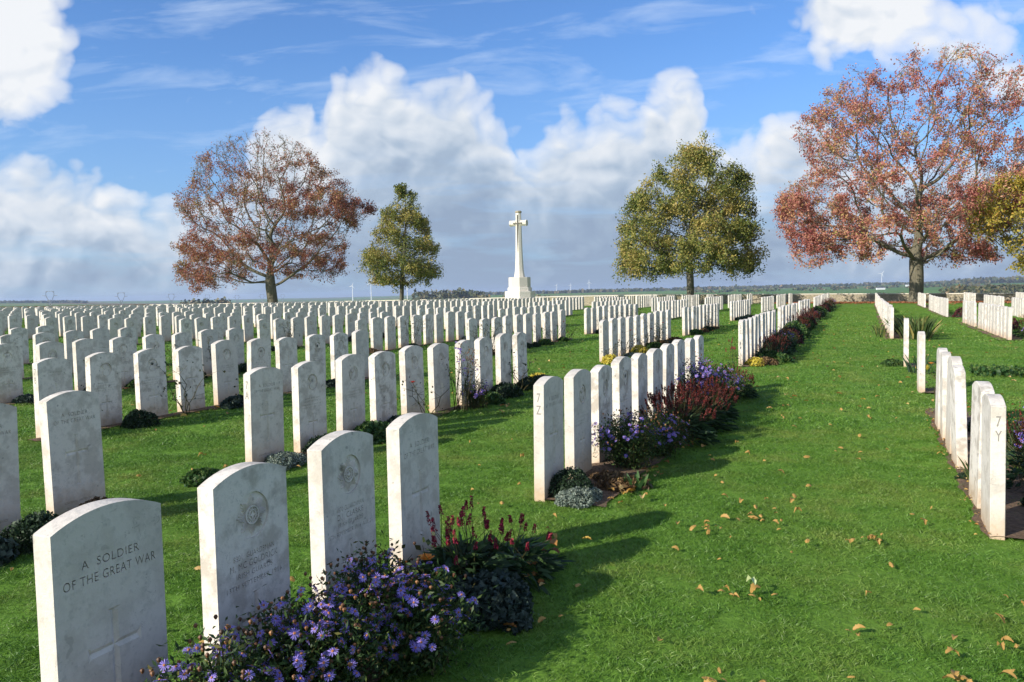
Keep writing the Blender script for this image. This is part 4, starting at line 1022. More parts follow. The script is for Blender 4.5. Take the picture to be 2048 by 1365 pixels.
def daisy(c_, nrm, r):
    nrm = Vector(nrm).normalized(); t = nrm.orthogonal().normalized(); b = nrm.cross(t); V = []; F = []
    for k in range(13):
        a = 2 * math.pi * k / 13 + R.uniform(-.1, .1); d = t * math.cos(a) + b * math.sin(a); s_ = nrm.cross(d); rr_ = r * R.uniform(.85, 1.1); i0 = len(V)
        V += [d * r * .2 - s_ * r * .05, d * r * .2 + s_ * r * .05, d * rr_ * .75 + s_ * r * .12 - nrm * r * .03, d * rr_ - nrm * r * .16, d * rr_ * .75 - s_ * r * .12 - nrm * r * .03]
        F.append([i0, i0 + 1, i0 + 2, i0 + 3, i0 + 4])
    return [Vector(c_) + v for v in V], F
def aster(h=.5, spread=.34, nfl=70, nleaf=2600, nseed=60, own_flowers=False, leggy=False, fr=.018):
    root = []
    mb, top = stems(70 if not leggy else 22, h, spread, .0045)
    root.append(mesh_np('stem', mb.V, mb.F, M_STEM, linkit=False))
    src = top[rp.integers(0, len(top), nleaf)]; t = rp.uniform(.12 if not leggy else .3, 1.0, (nleaf, 1)) ** .8
    C = src * t + rp.normal(0, .045 if not leggy else .03, (nleaf, 3)); C[:, 2] = np.abs(C[:, 2])
    V, F = leaf_quads(C, .027 if not leggy else .03, .34, rg=rp); root.append(mesh_np('foliage', V, F, M_ASTERLEAF, linkit=False))
    fl = []; mbp = MB(); mbd = MB()
    idx = rp.choice(rp.integers(0, len(top), max(5, nfl // 5)), nfl)
    proto = None
    for i in idx:
        c_ = top[i] * rp.uniform(.82, 1.05) + rp.normal(0, .035, 3); c_[2] = max(.06, c_[2] + .01); nr_ = np.array([c_[0] * 1.2, c_[1] * 1.2, .35]) + rp.normal(0, .18, 3)
        fl.append((c_, nr_))
        if not own_flowers:
            V, F = daisy(c_, nr_, fr * rp.uniform(.8, 1.15)); mbp.add(V, F)
            n_ = Vector(nr_).normalized(); mbd.tube([Vector(c_) - n_ * .001, Vector(c_) + n_ * .004], [fr * .26, fr * .18], 5)
    if not own_flowers:
        o = mesh_np('flowers', mbp.V + mbd.V, mbp.F + [[k + len(mbp.V) for k in f] for f in mbd.F], [M_ASTERPET, M_DISC], None, [0] * len(mbp.F) + [1] * len(mbd.F), linkit=False); o['kind'] = 'stuff'; root.append(o)
    sm = MB()
    for i in rp.integers(0, len(top), nseed):
        c_ = top[i] * rp.uniform(.95, 1.12) + rp.normal(0, .03, 3); c_[2] = max(.1, c_[2] + .02); c_ = Vector(c_)
        sm.tube([c_, c_ + Vector((0, 0, .009)), c_ + Vector((0, 0, .014))], [.003, .0075, .004], 5)
    o = mesh_np('seed_heads', sm.V, sm.F, M_SEED, linkit=False); o['kind'] = 'stuff'; root.append(o)
    if own_flowers:
        V, F = daisy((0, 0, 0), (0, 0, 1), fr); md = MB(); md.tube([(0, 0, -.001), (0, 0, .004)], [fr * .26, fr * .18], 6)
        me = mesh_np('flower', V + md.V, F + [[k + len(V) for k in f] for f in md.F], [M_ASTERPET, M_DISC], None, [0] * len(F) + [1] * len(md.F), linkit=False)
        P2 = MB()
        for c_, nr_ in fl[96:]:
            V, F = daisy(c_, nr_, fr * rp.uniform(.75, 1.05)); P2.add(V, F)
            n_ = Vector(nr_).normalized(); b0 = len(P2.V); P2.tube([Vector(c_) - n_ * .001, Vector(c_) + n_ * .004], [fr * .26, fr * .18], 5, m=1)
        if P2.V: o = mesh_np('more_flowers', P2.V, P2.F, [M_ASTERPET, M_DISC], None, P2.M, linkit=False); o['kind'] = 'stuff'; root.append(o)
        for c_, nr_ in fl[:96]:
            f_ = me.copy(); f_.location = c_; f_.rotation_euler = Vector(nr_).to_track_quat('Z', 'Y').to_euler(); f_.scale = (R.uniform(.8, 1.15),) * 3; root.append(f_)
    return root
def knotweed(h=.45, spread=.3, nsp=45, nleaf=420, mat_=None, seed=0, hsp=.05):
    out = []
    C = dome(nleaf, spread, spread, h * .55, .02); V, F = strips(C, C * np.array([1.5, 1.5, .6]) + rp.normal(0, .08, C.shape), rp.uniform(.045, .085, nleaf), rp.uniform(.014, .026, nleaf), .4)
    out.append(mesh_np('foliage', V, F, M_PERS, linkit=False))
    mb, top = stems(nsp, h * 1.05, spread * 1.05, .003); out.append(mesh_np('stem', mb.V, mb.F, M_STEM, linkit=False))
    sp = MB()
    for t in top:
        d = Vector((t[0] * .6 + rp.normal(0, .05), t[1] * .6 + rp.normal(0, .05), .5)).normalized(); l = rp.uniform(.6, 1.3) * hsp
        for k in range(9):
            u_ = k / 9; c_ = Vector(t) + d * l * u_ * 1.2; r_ = .0085 * (1 - u_ * .6)
            for q in range(4):
                a = q * 1.57 + k * .8; off = Vector((math.cos(a), math.sin(a), .25)) * r_
                V_, F_ = leaf_quads(np.array([c_ + off]), .013, .8, rg=rp); sp.add([Vector(v) for v in V_], F_.tolist())
    o = mesh_np('flower_spikes', sp.V, sp.F, mat_ or M_SPIKE, linkit=False); o['kind'] = 'stuff'; out.append(o)
    return out
def mound(rx, ry, h, n, size, m, up=.2, asp=.5):
    C = dome(n, rx, ry, h, .01, .75); V, F = leaf_quads(C, size, asp, rg=rp)
    mb = MB(); r = 10; ring0 = [(math.cos(2 * math.pi * k / r) * rx * .82, math.sin(2 * math.pi * k / r) * ry * .82, -.02) for k in range(r)]; ring1 = [(x * .75, y * .75, h * .55) for x, y, _ in ring0]
    Vb, Fb = loft([ring0, ring1]); 
    return [mesh_np('foliage', V, F, m, linkit=False), mesh_np('woody_core', Vb, Fb, M_DARK, linkit=False)]
def rose(h=.65, bloom=None, nst=5, nleaf=70, spread=.22, lf=.034):
    mb = MB(); L_ = []; tips = []
    for i in range(nst):
        a = rp.uniform(0, 6.28); q = Vector((rp.normal(0, .02), rp.normal(0, .02), 0)); hh = h * rp.uniform(.6, 1.1); d = Vector((math.cos(a) * spread, math.sin(a) * spread, hh)); pts = [q]
        for k in range(1, 5): pts.append(q + d * (k / 4) + Vector((rp.normal(0, .02), rp.normal(0, .02), 0)))
        mb.tube(pts, [.006, .005, .0045, .004, .003], 4, cap=False); tips.append(pts[-1])
        for k in range(2, 5):
            for _ in range(2):
                b = pts[k] + Vector((rp.normal(0, .09), rp.normal(0, .09), rp.normal(.02, .05))); mb.tube([pts[k], b], [.0025, .0015], 3, cap=False)
                for _ in range(max(1, nleaf // (nst * 6))): L_.append(b + Vector(rp.normal(0, .028, 3)))
    out = [mesh_np('stem', mb.V, mb.F, M_STEM, linkit=False)]
    V, F = leaf_quads(np.array(L_), lf, .7, rg=rp); out.append(mesh_np('foliage', V, F, M_ROSELEAF, linkit=False))
    if bloom:
        for t in sorted(tips, key=lambda v: -v.z)[:bloom[1]]:
            P = MB(); r = bloom[2]
            for ly, (n_, rr_, tilt) in enumerate([(5, 1.0, .35), (5, .75, .75), (4, .48, 1.1), (3, .25, 1.35)]):
                for k in range(n_):
                    a = 2 * math.pi * k / n_ + ly * .6; o_ = Vector((math.cos(a), math.sin(a), 0)); s_ = Vector((-math.sin(a), math.cos(a), 0)); up_ = Vector((0, 0, 1))
                    tip_ = o_ * math.cos(tilt) + up_ * math.sin(tilt)
                    V_ = [t + o_ * r * .08, t + tip_ * r * rr_ * .55 + s_ * r * rr_ * .5, t + tip_ * r * rr_ * 1.0 + s_ * r * rr_ * .32 + up_ * r * .05, t + tip_ * r * rr_ * 1.08, t + tip_ * r * rr_ * 1.0 - s_ * r * rr_ * .32 + up_ * r * .05, t + tip_ * r * rr_ * .55 - s_ * r * rr_ * .5]
                    P.add(V_, [(0, 1, 2, 3, 4, 5)])
            out.append(mesh_np('bloom', P.V, P.F, bloom[0], linkit=False))
    return out
def iris(n, h, spread, m, w=.03):
    B = np.column_stack([rp.normal(0, spread * .4, n), rp.normal(0, spread * .4, n), np.zeros(n)]); D = np.column_stack([B[:, 0] * 2.2 + rp.normal(0, .15, n), B[:, 1] * 2.2 + rp.normal(0, .15, n), np.full(n, .8)]) + np.array([0, 0, .8])
    V, F = strips(B, D, rp.uniform(.6, 1.1, n) * h, rp.uniform(.7, 1.2, n) * w, .22, 4); return [mesh_np('leaf_blades', V, F, m, linkit=False)]
PCOUNT = {}
def plant(parts, name, label, u, D, cat='plant', group=None, rz=None, sc=1.0, dz=0.0):
    P = P3(u, D, dz); r_ = empty(name, P, R.uniform(0, 6.28) if rz is None else rz); r_.scale = (sc, sc, sc)
    tag(r_, label, cat, group)
    for p_ in parts:
        c_ = p_.copy(); COL.objects.link(c_); c_.parent = r_
    return r_
GA = 'plants in the front flower bed'
asA = aster(.38, .21, 130, 7000, 80, True, fr=.020); asB = aster(.40, .26, 175, 9500, 100, True, fr=.020); asC = aster(.32, .26, 165, 8500, 60, True, fr=.020); asF = aster(.42, .30, 95, 7000, 110, fr=.020)
asL = aster(.75, .26, 26, 260, 90, leggy=True, fr=.020)
kwA = knotweed(.36, .23, 26, 800, M_SPIKE); kwB = knotweed(.44, .34, 150, 900, M_SPIKED, hsp=.06); kwC = knotweed(.42, .32, 110, 800, M_SPIKED, hsp=.06)
plant(asA, 'aster', 'purple aster clump half hiding the foot of the McGoldrick headstone', -3.20, -.22, 'flowering plant', GA)
plant(asB, 'aster', 'wide purple aster bush between the two star badge headstones', -2.78, -.24, 'flowering plant', GA, sc=.95)
plant(asC, 'aster', 'purple aster bush spilling over the bed edge below the orange rose', -2.36, -.38, 'flowering plant', GA, sc=.98)
plant(asA, 'aster', 'purple aster with dark seed heads leaning on the Clarke headstone', -2.28, -.14, 'flowering plant', GA, sc=.92)
plant(mound(.22, .22, .16, 2600, .035, M_HEUCH, asp=.9), 'grey_leaved_plant', 'low grey green leafy cushion beside the asters on the bed edge', -1.82, -.44, 'plant', GA)
plant(kwA, 'knotweed', 'dark green knotweed clump with a few crimson spikes by the orange rose', -1.62, -.22, 'flowering plant', GA)
plant(knotweed(.30, .24, 16, 380, M_SPIKE), 'knotweed', 'low knotweed with crimson spikes at the end of the front bed', -1.36, -.36, 'flowering plant', GA, sc=.95)
plant(rose(.27, (M_ORANGE, 1, .040), 1, 30, .01), 'rose', 'rose bearing one open orange bloom against the last front headstone', -1.87, -.15, 'flowering plant', GA)
plant(rose(.36, (M_ORANGE, 1, .015), 1, 26, .01), 'rose', 'rose stem with a small closed orange bud beside the last front headstone', -1.96, -.10, 'flowering plant', GA)
plant(knotweed(.16, .14, 5, 60, M_SPIKE), 'knotweed', 'few crimson spikes poking out among the front asters', -3.0, -.52, 'flowering plant', GA)
# 7Z bed
GZ = 'plants in the bed of row 7Z'
plant(mound(.17, .15, .19, 3600, .020, M_DARK), 'cushion_plant', 'tight dark green cushion at the foot of the stone marked 7Z', .20, -.12, 'plant', GZ)
plant(mound(.20, .13, .09, 3600, .018, M_SILV), 'cushion_plant', 'silvery cushion creeping round the corner of the 7Z stone', .08, -.22, 'plant', GZ)
plant(mound(.26, .18, .07, 900, .05, M_BROWN), 'leafy_plant', 'withered russet plant on bare soil beside the dark cushion', .62, -.32, 'plant', GZ)
plant(iris(26, .13, .1, M_MID, .03), 'seedling', 'small bright green rosette on the soil below the 7Z asters', .55, -.46, 'plant', GZ)
plant(asF, 'aster', 'purple aster bush before the third and fourth stones of row 7Z', 1.20, -.26, 'flowering plant', GZ, sc=1.0)
plant(asF, 'aster', 'purple aster bush tucked against the crimson knotweed in row 7Z', 1.72, -.36, 'flowering plant', GZ, sc=.85)
plant(kwB, 'knotweed', 'rusty red knotweed thicket in row 7Z, nearer half', 2.45, -.36, 'flowering plant', GZ, sc=1.0)
plant(kwC, 'knotweed', 'crimson knotweed thicket in row 7Z, farther half', 3.15, -.40, 'flowering plant', GZ, sc=1.0)
plant(kwB, 'knotweed', 'rusty knotweed behind the big aster of row 7Z', 3.85, -.42, 'flowering plant', GZ, sc=.85)
plant(aster(.56, .42, 230, 8000, 160, fr=.022), 'aster', 'large rounded purple aster mound hiding the last stones of row 7Z', 4.35, -.30, 'flowering plant', GZ, sc=1.0)
plant(asF, 'aster', 'smaller purple aster at the far side of the rounded mound', 5.05, -.36, 'flowering plant', GZ, sc=1.0)
plant(kwC, 'knotweed', 'crimson knotweed ending the bed of row 7Z', 5.55, -.42, 'flowering plant', GZ, sc=.8)
plant(mound(.2, .14, .1, 900, .03, M_BROWN), 'cushion_plant', 'brownish cushion on the soil at the far end of bed 7Z', 6.1, -.38, 'plant', GZ)
# 7A bed
G7 = 'plants in the bed of row 7A'
silver = mound(.24, .16, .10, 3000, .024, M_SILV); dmound = mound(.20, .16, .15, 2200, .028, M_DARK); gmound = mound(.24, .18, .14, 1600, .04, M_MID, asp=.8); hmound = mound(.22, .18, .13, 1100, .05, M_HEUCH, asp=.9); bmound = mound(.24, .17, .12, 1300, .035, M_BROWN)
ymound = mound(.20, .16, .16, 1100, .035, M_YEL, asp=.7)
plant(silver, 'cushion_plant', 'silvery grey cushion at the foot of the 7A stone', .22, 2.42, 'plant', G7)
plant(dmound, 'cushion_plant', 'spiky dark green cushion beside the silvery one in row 7A', .78, 2.42, 'plant', G7)
plant(gmound, 'leafy_plant', 'green leafy clump under the third and fourth stones of row 7A', 1.50, 2.38, 'plant', G7, sc=1.1)
plant(hmound, 'grey_leaved_plant', 'grey green leafy plant beside the green clump in row 7A', 2.05, 2.40, 'plant', G7)
plant(rose(.42, (M_RED, 1, .03), 4, 36, .2), 'rose', 'thin rose with one dark red bloom in row 7A', 2.65, 2.42, 'flowering plant', G7)
plant(asL, 'aster', 'tall straggly aster with sparse purple flowers in row 7A', 3.35, 2.40, 'flowering plant', G7)
plant(aster(.35, .18, 46, 900, 20, fr=.02), 'aster', 'short dense purple aster at the foot of the straggly one', 3.62, 2.34, 'flowering plant', G7)
plant(gmound, 'leafy_plant', 'green ferny clump past the asters in row 7A', 4.05, 2.36, 'plant', G7, sc=.95)
plant(dmound, 'cushion_plant', 'dark cushion before the eighth stone of row 7A', 4.6, 2.40, 'plant', G7, sc=1.2)
plant(rose(.46, None, 5, 60, .22), 'rose', 'bare twiggy rose against the last stones of row 7A', 5.15, 2.42, 'plant', G7)
plant(dmound, 'cushion_plant', 'dark cushion before the last stone of row 7A', 5.45, 2.40, 'plant', G7, sc=1.1)
plant(hmound, 'grey_leaved_plant', 'dark leafy plant finishing the bed of row 7A', 6.0, 2.42, 'plant', G7)
plant(ymound, 'sedum', 'yellow leaved sprig beyond the end of row 7A', 6.35, 2.62, 'plant', G7, sc=.8)
plant(gmound, 'leafy_plant', 'small green tuft in the gap before the 7A stone', -.45, 2.62, 'plant', G7, sc=.7)
for k, (u_, D_, pr, lb) in enumerate([(-1.5, 2.42, bmound, 'russet tinged ground plant under the unknown soldier stone before 7A'), (-1.95, 2.36, dmound, 'dark evergreen cushion between the two stones before 7A'), (-2.35, 2.38, hmound, 'grey green plant at the bed edge of the short row before 7A')]):
    plant(pr, 'ground_plant', lb, u_, D_, 'plant', G7, sc=1.1)
# 7B bed and the ones behind
GB = 'plants in the bed of row 7B'
plant(dmound, 'cushion_plant', 'round dark cushion before the third stone of row 7B', 1.25, 5.26, 'plant', GB, sc=1.1)
plant(aster(.34, .14, 24, 500, 20, fr=.02), 'aster', 'small purple aster against the second stone of row 7B', .50, 5.28, 'flowering plant', GB)
plant(rose(.50, None, 5, 60, .2), 'rose', 'leafy rose stems before the fourth stone of row 7B', 1.95, 5.28, 'plant', GB)
plant(hmound, 'ground_plant', 'low dark ground plant beside the rose in row 7B', 2.75, 5.26, 'plant', GB, sc=1.0)
plant(rose(.32, None, 2, 10, .06), 'phlox', 'short pale lilac flower spray just before the 7A stone', 3.05, 5.30, 'flowering plant', GB)
protos = [dmound, hmound, gmound, bmound, silver]
roses = [rose(.62, None, 6, 90, .22), rose(.55, (M_RED, 1, .03), 5, 70, .24), rose(.70, None, 5, 80, .18)]
rowlab = {(1, 1): '8A', (2, 1): '8B', (3, 1): '8C', (4, 1): '8D', (0, 1): '8Z', (2, 0): '7B', (3, 0): 'behind 7B', (4, 0): 'second behind 7B', (5, 1): '8E'}
adj = {0: 'dark green', 1: 'grey green', 2: 'bright green', 3: 'russet', 4: 'silvery'}
for (r_, b), nm in [((2, 0), '7B'), ((3, 0), 'seventh C'), ((1, 1), '8A'), ((2, 1), '8B'), ((3, 1), '8C'), ((4, 1), '8D'), ((1, 2), 'beyond 8A'), ((2, 2), 'beyond 8B'), ((1, 3), 'two blocks beyond 8A')]:
    nm = {'seventh C': 'the first row behind 7B'}.get(nm, nm)
    u0 = OFF[r_] + UB[b]; D_ = DD[r_] + LB[b]
    for i in range(10):
        if r_ == 2 and b == 0 and i < 5: continue
        if R.random() < .62:
            k = R.choice([0, 0, 1, 1, 2, 3, 4]); plant(protos[k], 'ground_plant', '%s ground plant before the %s stone of the row %s' % (adj[k], ORD[i], nm), u0 + i * SP + R.uniform(.05, .4), D_ - .17, 'plant', 'ground plants along the rows', sc=R.uniform(.7, 1.15))
        if R.random() < .33:
            plant(roses[R.randrange(3)], 'rose', 'twiggy rose against the %s stone of the row %s' % (ORD[i], nm), u0 + i * SP + R.uniform(.1, .3), D_ - .15, 'plant', 'roses along the rows', sc=R.uniform(.8, 1.1))
plant(ymound, 'sedum', 'bright yellow leaved mound at the foot of the 8A stone', 9.35, 2.40, 'plant', 'yellow mounds at the row ends', sc=1.0)
plant(mound(.28, .2, .22, 1100, .04, M_YEL), 'spurge', 'olive yellow bush in the middle of row 8A', 11.3, 2.36, 'plant', 'yellow mounds at the row ends', sc=.9)
# 8Z bed and the long bed beyond it
G8 = 'plants in the bed of row 8Z'
plant(ymound, 'sedum', 'bright yellow mound at the foot of the 8Z stone', 9.62, -.20, 'plant', G8, sc=.9)
plant(bmound, 'heather', 'pale brown heather beside the yellow mound of 8Z', 9.78, -.34, 'plant', G8, sc=1.1)
plant(gmound, 'cushion_plant', 'round fresh green bush at the corner of bed 8Z', 10.35, -.42, 'plant', G8, sc=1.35)
plant(knotweed(.45, .12, 9, 20, M_SPIKE), 'knotweed', 'few red spikes standing on the open side of the 8Z stone', 9.3, .14, 'flowering plant', G8)
kwD = knotweed(.5, .36, 90, 400, M_SPIKED, hsp=.08); kwE = knotweed(.45, .34, 70, 400, M_SPIKED, hsp=.08); shr = mound(.36, .32, .42, 1500, .06, M_PURP); shg = mound(.36, .32, .42, 1500, .06, M_MID, asp=.7); asG = aster(.45, .38, 70, 3500, 90, fr=.022); shd = mound(.34, .3, .38, 1400, .055, M_DARK)
seq = [kwD, shd, kwE, shd, asG, kwE, shr, shd, shg, kwD, asG, shd, shg, kwE, shr, kwD, shd, shr, asG, shd, shg, shr, kwE, shd, shr]
nmq = {id(kwD): ('knotweed', 'crimson spiked knotweed'), id(kwE): ('knotweed', 'rusty knotweed'), id(asG): ('aster', 'purple flowering aster'), id(shr): ('shrub', 'maroon leaved shrub'), id(shg): ('shrub', 'olive green shrub'), id(shd): ('shrub', 'dark evergreen shrub')}
ORDL = ORD + ['thirteenth', 'fourteenth', 'fifteenth', 'sixteenth', 'seventeenth', 'eighteenth', 'nineteenth', 'twentieth', 'twenty-first', 'twenty-second', 'twenty-third', 'twenty-fourth', 'twenty-fifth', 'twenty-sixth', 'twenty-seventh', 'twenty-eighth', 'twenty-ninth', 'thirtieth']
u_ = 10.5
for i in range(30):
    s_ = seq[i % len(seq)]; nn_, la = nmq[id(s_)]; Lb = float(np.interp(u_, UB[1:], LB[1:]))
    plant(s_, nn_, '%s, %s plant along the long bed starting at 8Z' % (la, ORDL[i]), u_, Lb - .36, 'plant', 'plants of the long bed running to the wall', sc=R.uniform(.72, .98) * (1 + .010 * i))
    u_ += .62 + .085 * i * .62
# across the walk
GY = 'plants in the bed of row 7Y'
plant(iris(26, .36, .2, M_IRISG, .026), 'iris', 'dark upright iris clump between the two lone stones', 9.2, -2.74, 'plant', GY)
plant(ymound, 'sedum', 'small yellow plant at the foot of the farther lone stone', 9.85, -2.86, 'plant', GY, sc=.55)
plant(rose(.42, (M_ORANGE, 2, .035), 4, 70, .12), 'rose', 'orange flowering rose behind the nearer lone stone', 6.3, -2.78, 'flowering plant', GY)
plant(gmound, 'clover_patch', 'patch of small green leaves beside the farther lone stone', 10.3, -2.40, 'plant', GY, sc=.8)
plant(iris(9, .28, .08, M_IRIS, .022), 'iris', 'arching iris leaves in the gap of row 7Y', 1.42, -2.70, 'plant', GY)
plant(dmound, 'cushion_plant', 'tiny dark cushion on the soil in the gap of row 7Y', 1.75, -2.66, 'plant', GY, sc=.35)
for k, (u_, pr, nm, lb, D_) in enumerate([(.35, hmound, 'ground_plant', 'shaded leafy plant beside the 7Y stone', -3.05), (1.0, dmound, 'ground_plant', 'dark plant in the shade of the second 7Y stone', -3.08), (1.7, kwE, 'knotweed', 'rusty knotweed seen through the 7Y row', -3.12), (2.4, asG, 'aster', 'purple aster on the shaded side of row 7Y', -3.15), (3.2, gmound, 'ground_plant', 'green plant on the shaded side of row 7Y', -3.05), (3.9, dmound, 'ground_plant', 'dark plant behind the last 7Y stone', -3.05)]):
    plant(pr, nm, lb, u_, D_, 'plant', GY, sc=.95)
for k, (u_, D_, sc_) in enumerate([(17.4, -3.15, 1.25), (18.4, -3.2, 1.2), (19.4, -3.2, 1.1), (20.6, -3.15, 1.0)]):
    plant(iris(80, .52, .34, M_IRIS, .045), 'iris', '%s clump of yellowing iris leaves on the shaded side of the second 7Y block' % ORD[k], u_, D_, 'plant', 'iris clumps across the walk', sc=sc_)
for k, (u_, D_) in enumerate([(17.9, -2.36), (19.3, -2.34), (21.2, -2.32)]):
    plant(iris(22, .34, .2, M_IRIS, .03), 'iris', '%s small iris tuft on the walk side of the second 7Y block' % ORD[k], u_, D_, 'plant', 'iris clumps across the walk', sc=.9)
for k, (u_, D_, pr, lb) in enumerate([(22.5, -5.75, shr, 'maroon shrub showing past the second row across the walk'), (17.6, -5.72, asG, 'purple aster at the edge of the second row across the walk'), (33.4, -5.7, shr, 'dark maroon shrub between blocks of the second row across the walk'), (18.6, -5.8, kwD, 'crimson knotweed at the camera end of the second row across the walk')]):
    plant(pr, 'shrub', lb, u_, D_, 'plant', 'shrubs across the walk', sc=1.0)
# band of clover-like ground cover where a row of graves has no stones
nC = 5200; uu = rp.uniform(8.3, 12.6, nC); dd = -3.5 - (uu - 8.3) * 0 - rp.uniform(0, 1, nC) * 5.5; hh = 9.35 + (-dd - 3.5) * .12
uu = hh + rp.normal(0, .20, nC)
Q = np.array([rowpt(a, b) for a, b in zip(uu, dd)]); Cc = np.column_stack([Q[:, 0], Q[:, 1], gz(Q[:, 0], Q[:, 1]) + rp.uniform(.02, .11, nC)])
V, F = leaf_quads(Cc, .055, .9, rg=rp); o = mesh_np('ground_cover', V, F, M_MID); tag(o, 'band of low leafy ground cover crossing the grass by the lone stones', 'ground cover', kind='stuff')

# ------------------------------------------------------------------ fallen leaves
M_FALL = leafmat('fallen_leaf_colours', [(0, (.14, .05, .02)), (.25, (.30, .12, .03)), (.55, (.46, .27, .07)), (.85, (.56, .42, .18)), (1, (.66, .40, .05))], .25)
M_PALE = simple('pale_leaf', (.50, .58, .28), .7, .1, 60)
def oakleaf(l=.075):
    pts = []; n = 9
    for k in range(n + 1):
        t = k / n; w = .30 * math.sin(math.pi * min(1, t * .9 + .08)) ** .8 * (1.0 if k % 2 else .74) * R.uniform(.85, 1.1) + .015; pts.append((t, w))
    c1, c2 = R.choice([-1, 1]) * R.uniform(.4, 1.5), R.uniform(.2, 1.8); V = []; F = []
    for t, w in pts:
        z = (math.sin(t * math.pi) * .22 * c2 + .05) * l
        V += [((t - .5) * l, w * l, z + abs(w) * l * c1), ((t - .5) * l, 0, z), ((t - .5) * l, -w * l, z + abs(w) * l * c1 * R.uniform(.3, 1))]
    for k in range(n):
        a = 3 * k; F += [[a, a + 1, a + 4, a + 3], [a + 1, a + 2, a + 5, a + 4]]
    return V, F
LP = [mesh_np('fallen_leaf', *oakleaf(), M_FALL, linkit=False) for _ in range(7)]
def in_bed(u, D, pad=.0):
    for (a, b, c_, d_) in BEDS:
        if a - pad < u < b + pad and c_ - pad < D < d_ + pad: return True
    return False
def uD(x, y):
    v = np.array([x, y]) - O0; return float(v @ U), float(-(v @ NN))
cnt_ = 0; tries = 0
hot = [(1.75, 2.65, .35), (2.1, 3.3, .4), (1.5, 2.6, .3), (2.05, 3.05, .07), (1.95, 2.75, .08), (2.3, 2.95, .07), (1.55, 2.7, .07), (1.25, 2.6, .06), (1.5, 4.75, .07), (1.05, 3.6, .07), (1.15, 4.65, .06), (2.0, 4.4, .06), (.75, 2.75, .06), (2.6, 3.3, .5), (2.2, 2.9, .5), (1.7, 5.2, .8), (1.1, 4.6, .6), (1.3, 6.3, .7), (2.6, 7.6, 1.0), (.3, 3.2, .4)]
while cnt_ < 285 and tries < 9000:
    tries += 1
    if R.random() < .55: cx_, cy_, s_ = R.choice(hot); x, y = R.gauss(cx_, s_), R.gauss(cy_, s_ * .8)
    else: y = 2.4 + 9.5 * R.random() ** 1.4; x = R.uniform(-.66, .66) * y
    if y < 2.3: continue
    u_, D_ = uD(x, y)
    if in_bed(u_, D_, .02): continue
    o = LP[cnt_ % 7].copy(); COL.objects.link(o); o.location = (x, y, gz(x, y) + .022 + R.uniform(0, .012)); o.rotation_euler = (R.uniform(-.5, .5), R.uniform(-.5, .5), R.uniform(0, 6.28)); s_ = R.uniform(.30, .82); o.scale = (s_, s_, s_)
    tag(o, 'curled dry autumn leaf lying on the mown grass', 'leaf', 'fallen leaves on the lawn'); cnt_ += 1
V, F = oakleaf(.085); o = mesh_np('fallen_leaf', V, F, M_PALE); P = rowpt(-1.13, -1.49); o.location = (P[0], P[1], gz(*P) + .05); o.rotation_euler = (.25, .1, 1.9); o.scale = (.75, .75, .75); tag(o, 'single pale green leaf among the brown ones on the lawn', 'leaf')
# many more, too small to count, and the drift below the far wall
Vs = []; Fs = []
base_V, base_F = oakleaf(.07); base_V = np.array(base_V)
def scatter_leaves(n, fn, size=1.0):
    b = sum(len(v) for v in Vs)
    for i in range(n):
        x, y = fn(); a = rp.uniform(0, 6.28); c_, s_ = math.cos(a), math.sin(a); t = rp.uniform(-.5, .5); k = size * rp.uniform(.5, 1.1)
        v = base_V * k; v = np.column_stack([v[:, 0] * c_ - v[:, 1] * s_, v[:, 0] * s_ + v[:, 1] * c_, v[:, 2] + v[:, 1] * t]); v += np.array([x, y, gz(x, y) + .03])
        Vs.append(v); Fs.extend([[q + b for q in f] for f in base_F]); b += len(v)
def f1():
    while True:
        y = 9 + 32 * rp.random() ** 1.3; x = rp.uniform(-.5, .68) * y; u_, D_ = uD(x, y)
        if not in_bed(u_, D_): return x, y
scatter_leaves(900, f1)
def f3():
    u_ = rp.choice([-1.9, -1.5, .3, .7, 6.2, 2.2, 3.3]) + rp.normal(0, .25); q = rowpt(u_, -.48 + rp.normal(0, .07)); return q[0], q[1]
scatter_leaves(110, f3)
def f4():
    q = rowpt(rp.uniform(.2, 5.3), -2.7133 + .04 + abs(rp.normal(0, .05))); return q[0], q[1]
scatter_leaves(150, f4, .35)
o = mesh_np('leaf_scatter', np.vstack(Vs), Fs, M_FALL); tag(o, 'small fallen leaves sprinkled over the grass between the rows', 'fallen leaves', kind='stuff')
Vs = []; Fs = []
def f2():
    u_ = 64.6 - abs(rp.normal(0, 3.2)); D_ = rp.uniform(-16, 5); q = rowpt(u_, D_); return q[0], q[1]
scatter_leaves(6500, f2, 2.6)
o = mesh_np('leaf_drift', np.vstack(Vs), Fs, simple('rust_leaf_drift', (.30, .115, .05), .9, .35, 2)); tag(o, 'rust coloured leaf drift along the foot of the rubble wall', 'fallen leaves', kind='stuff')

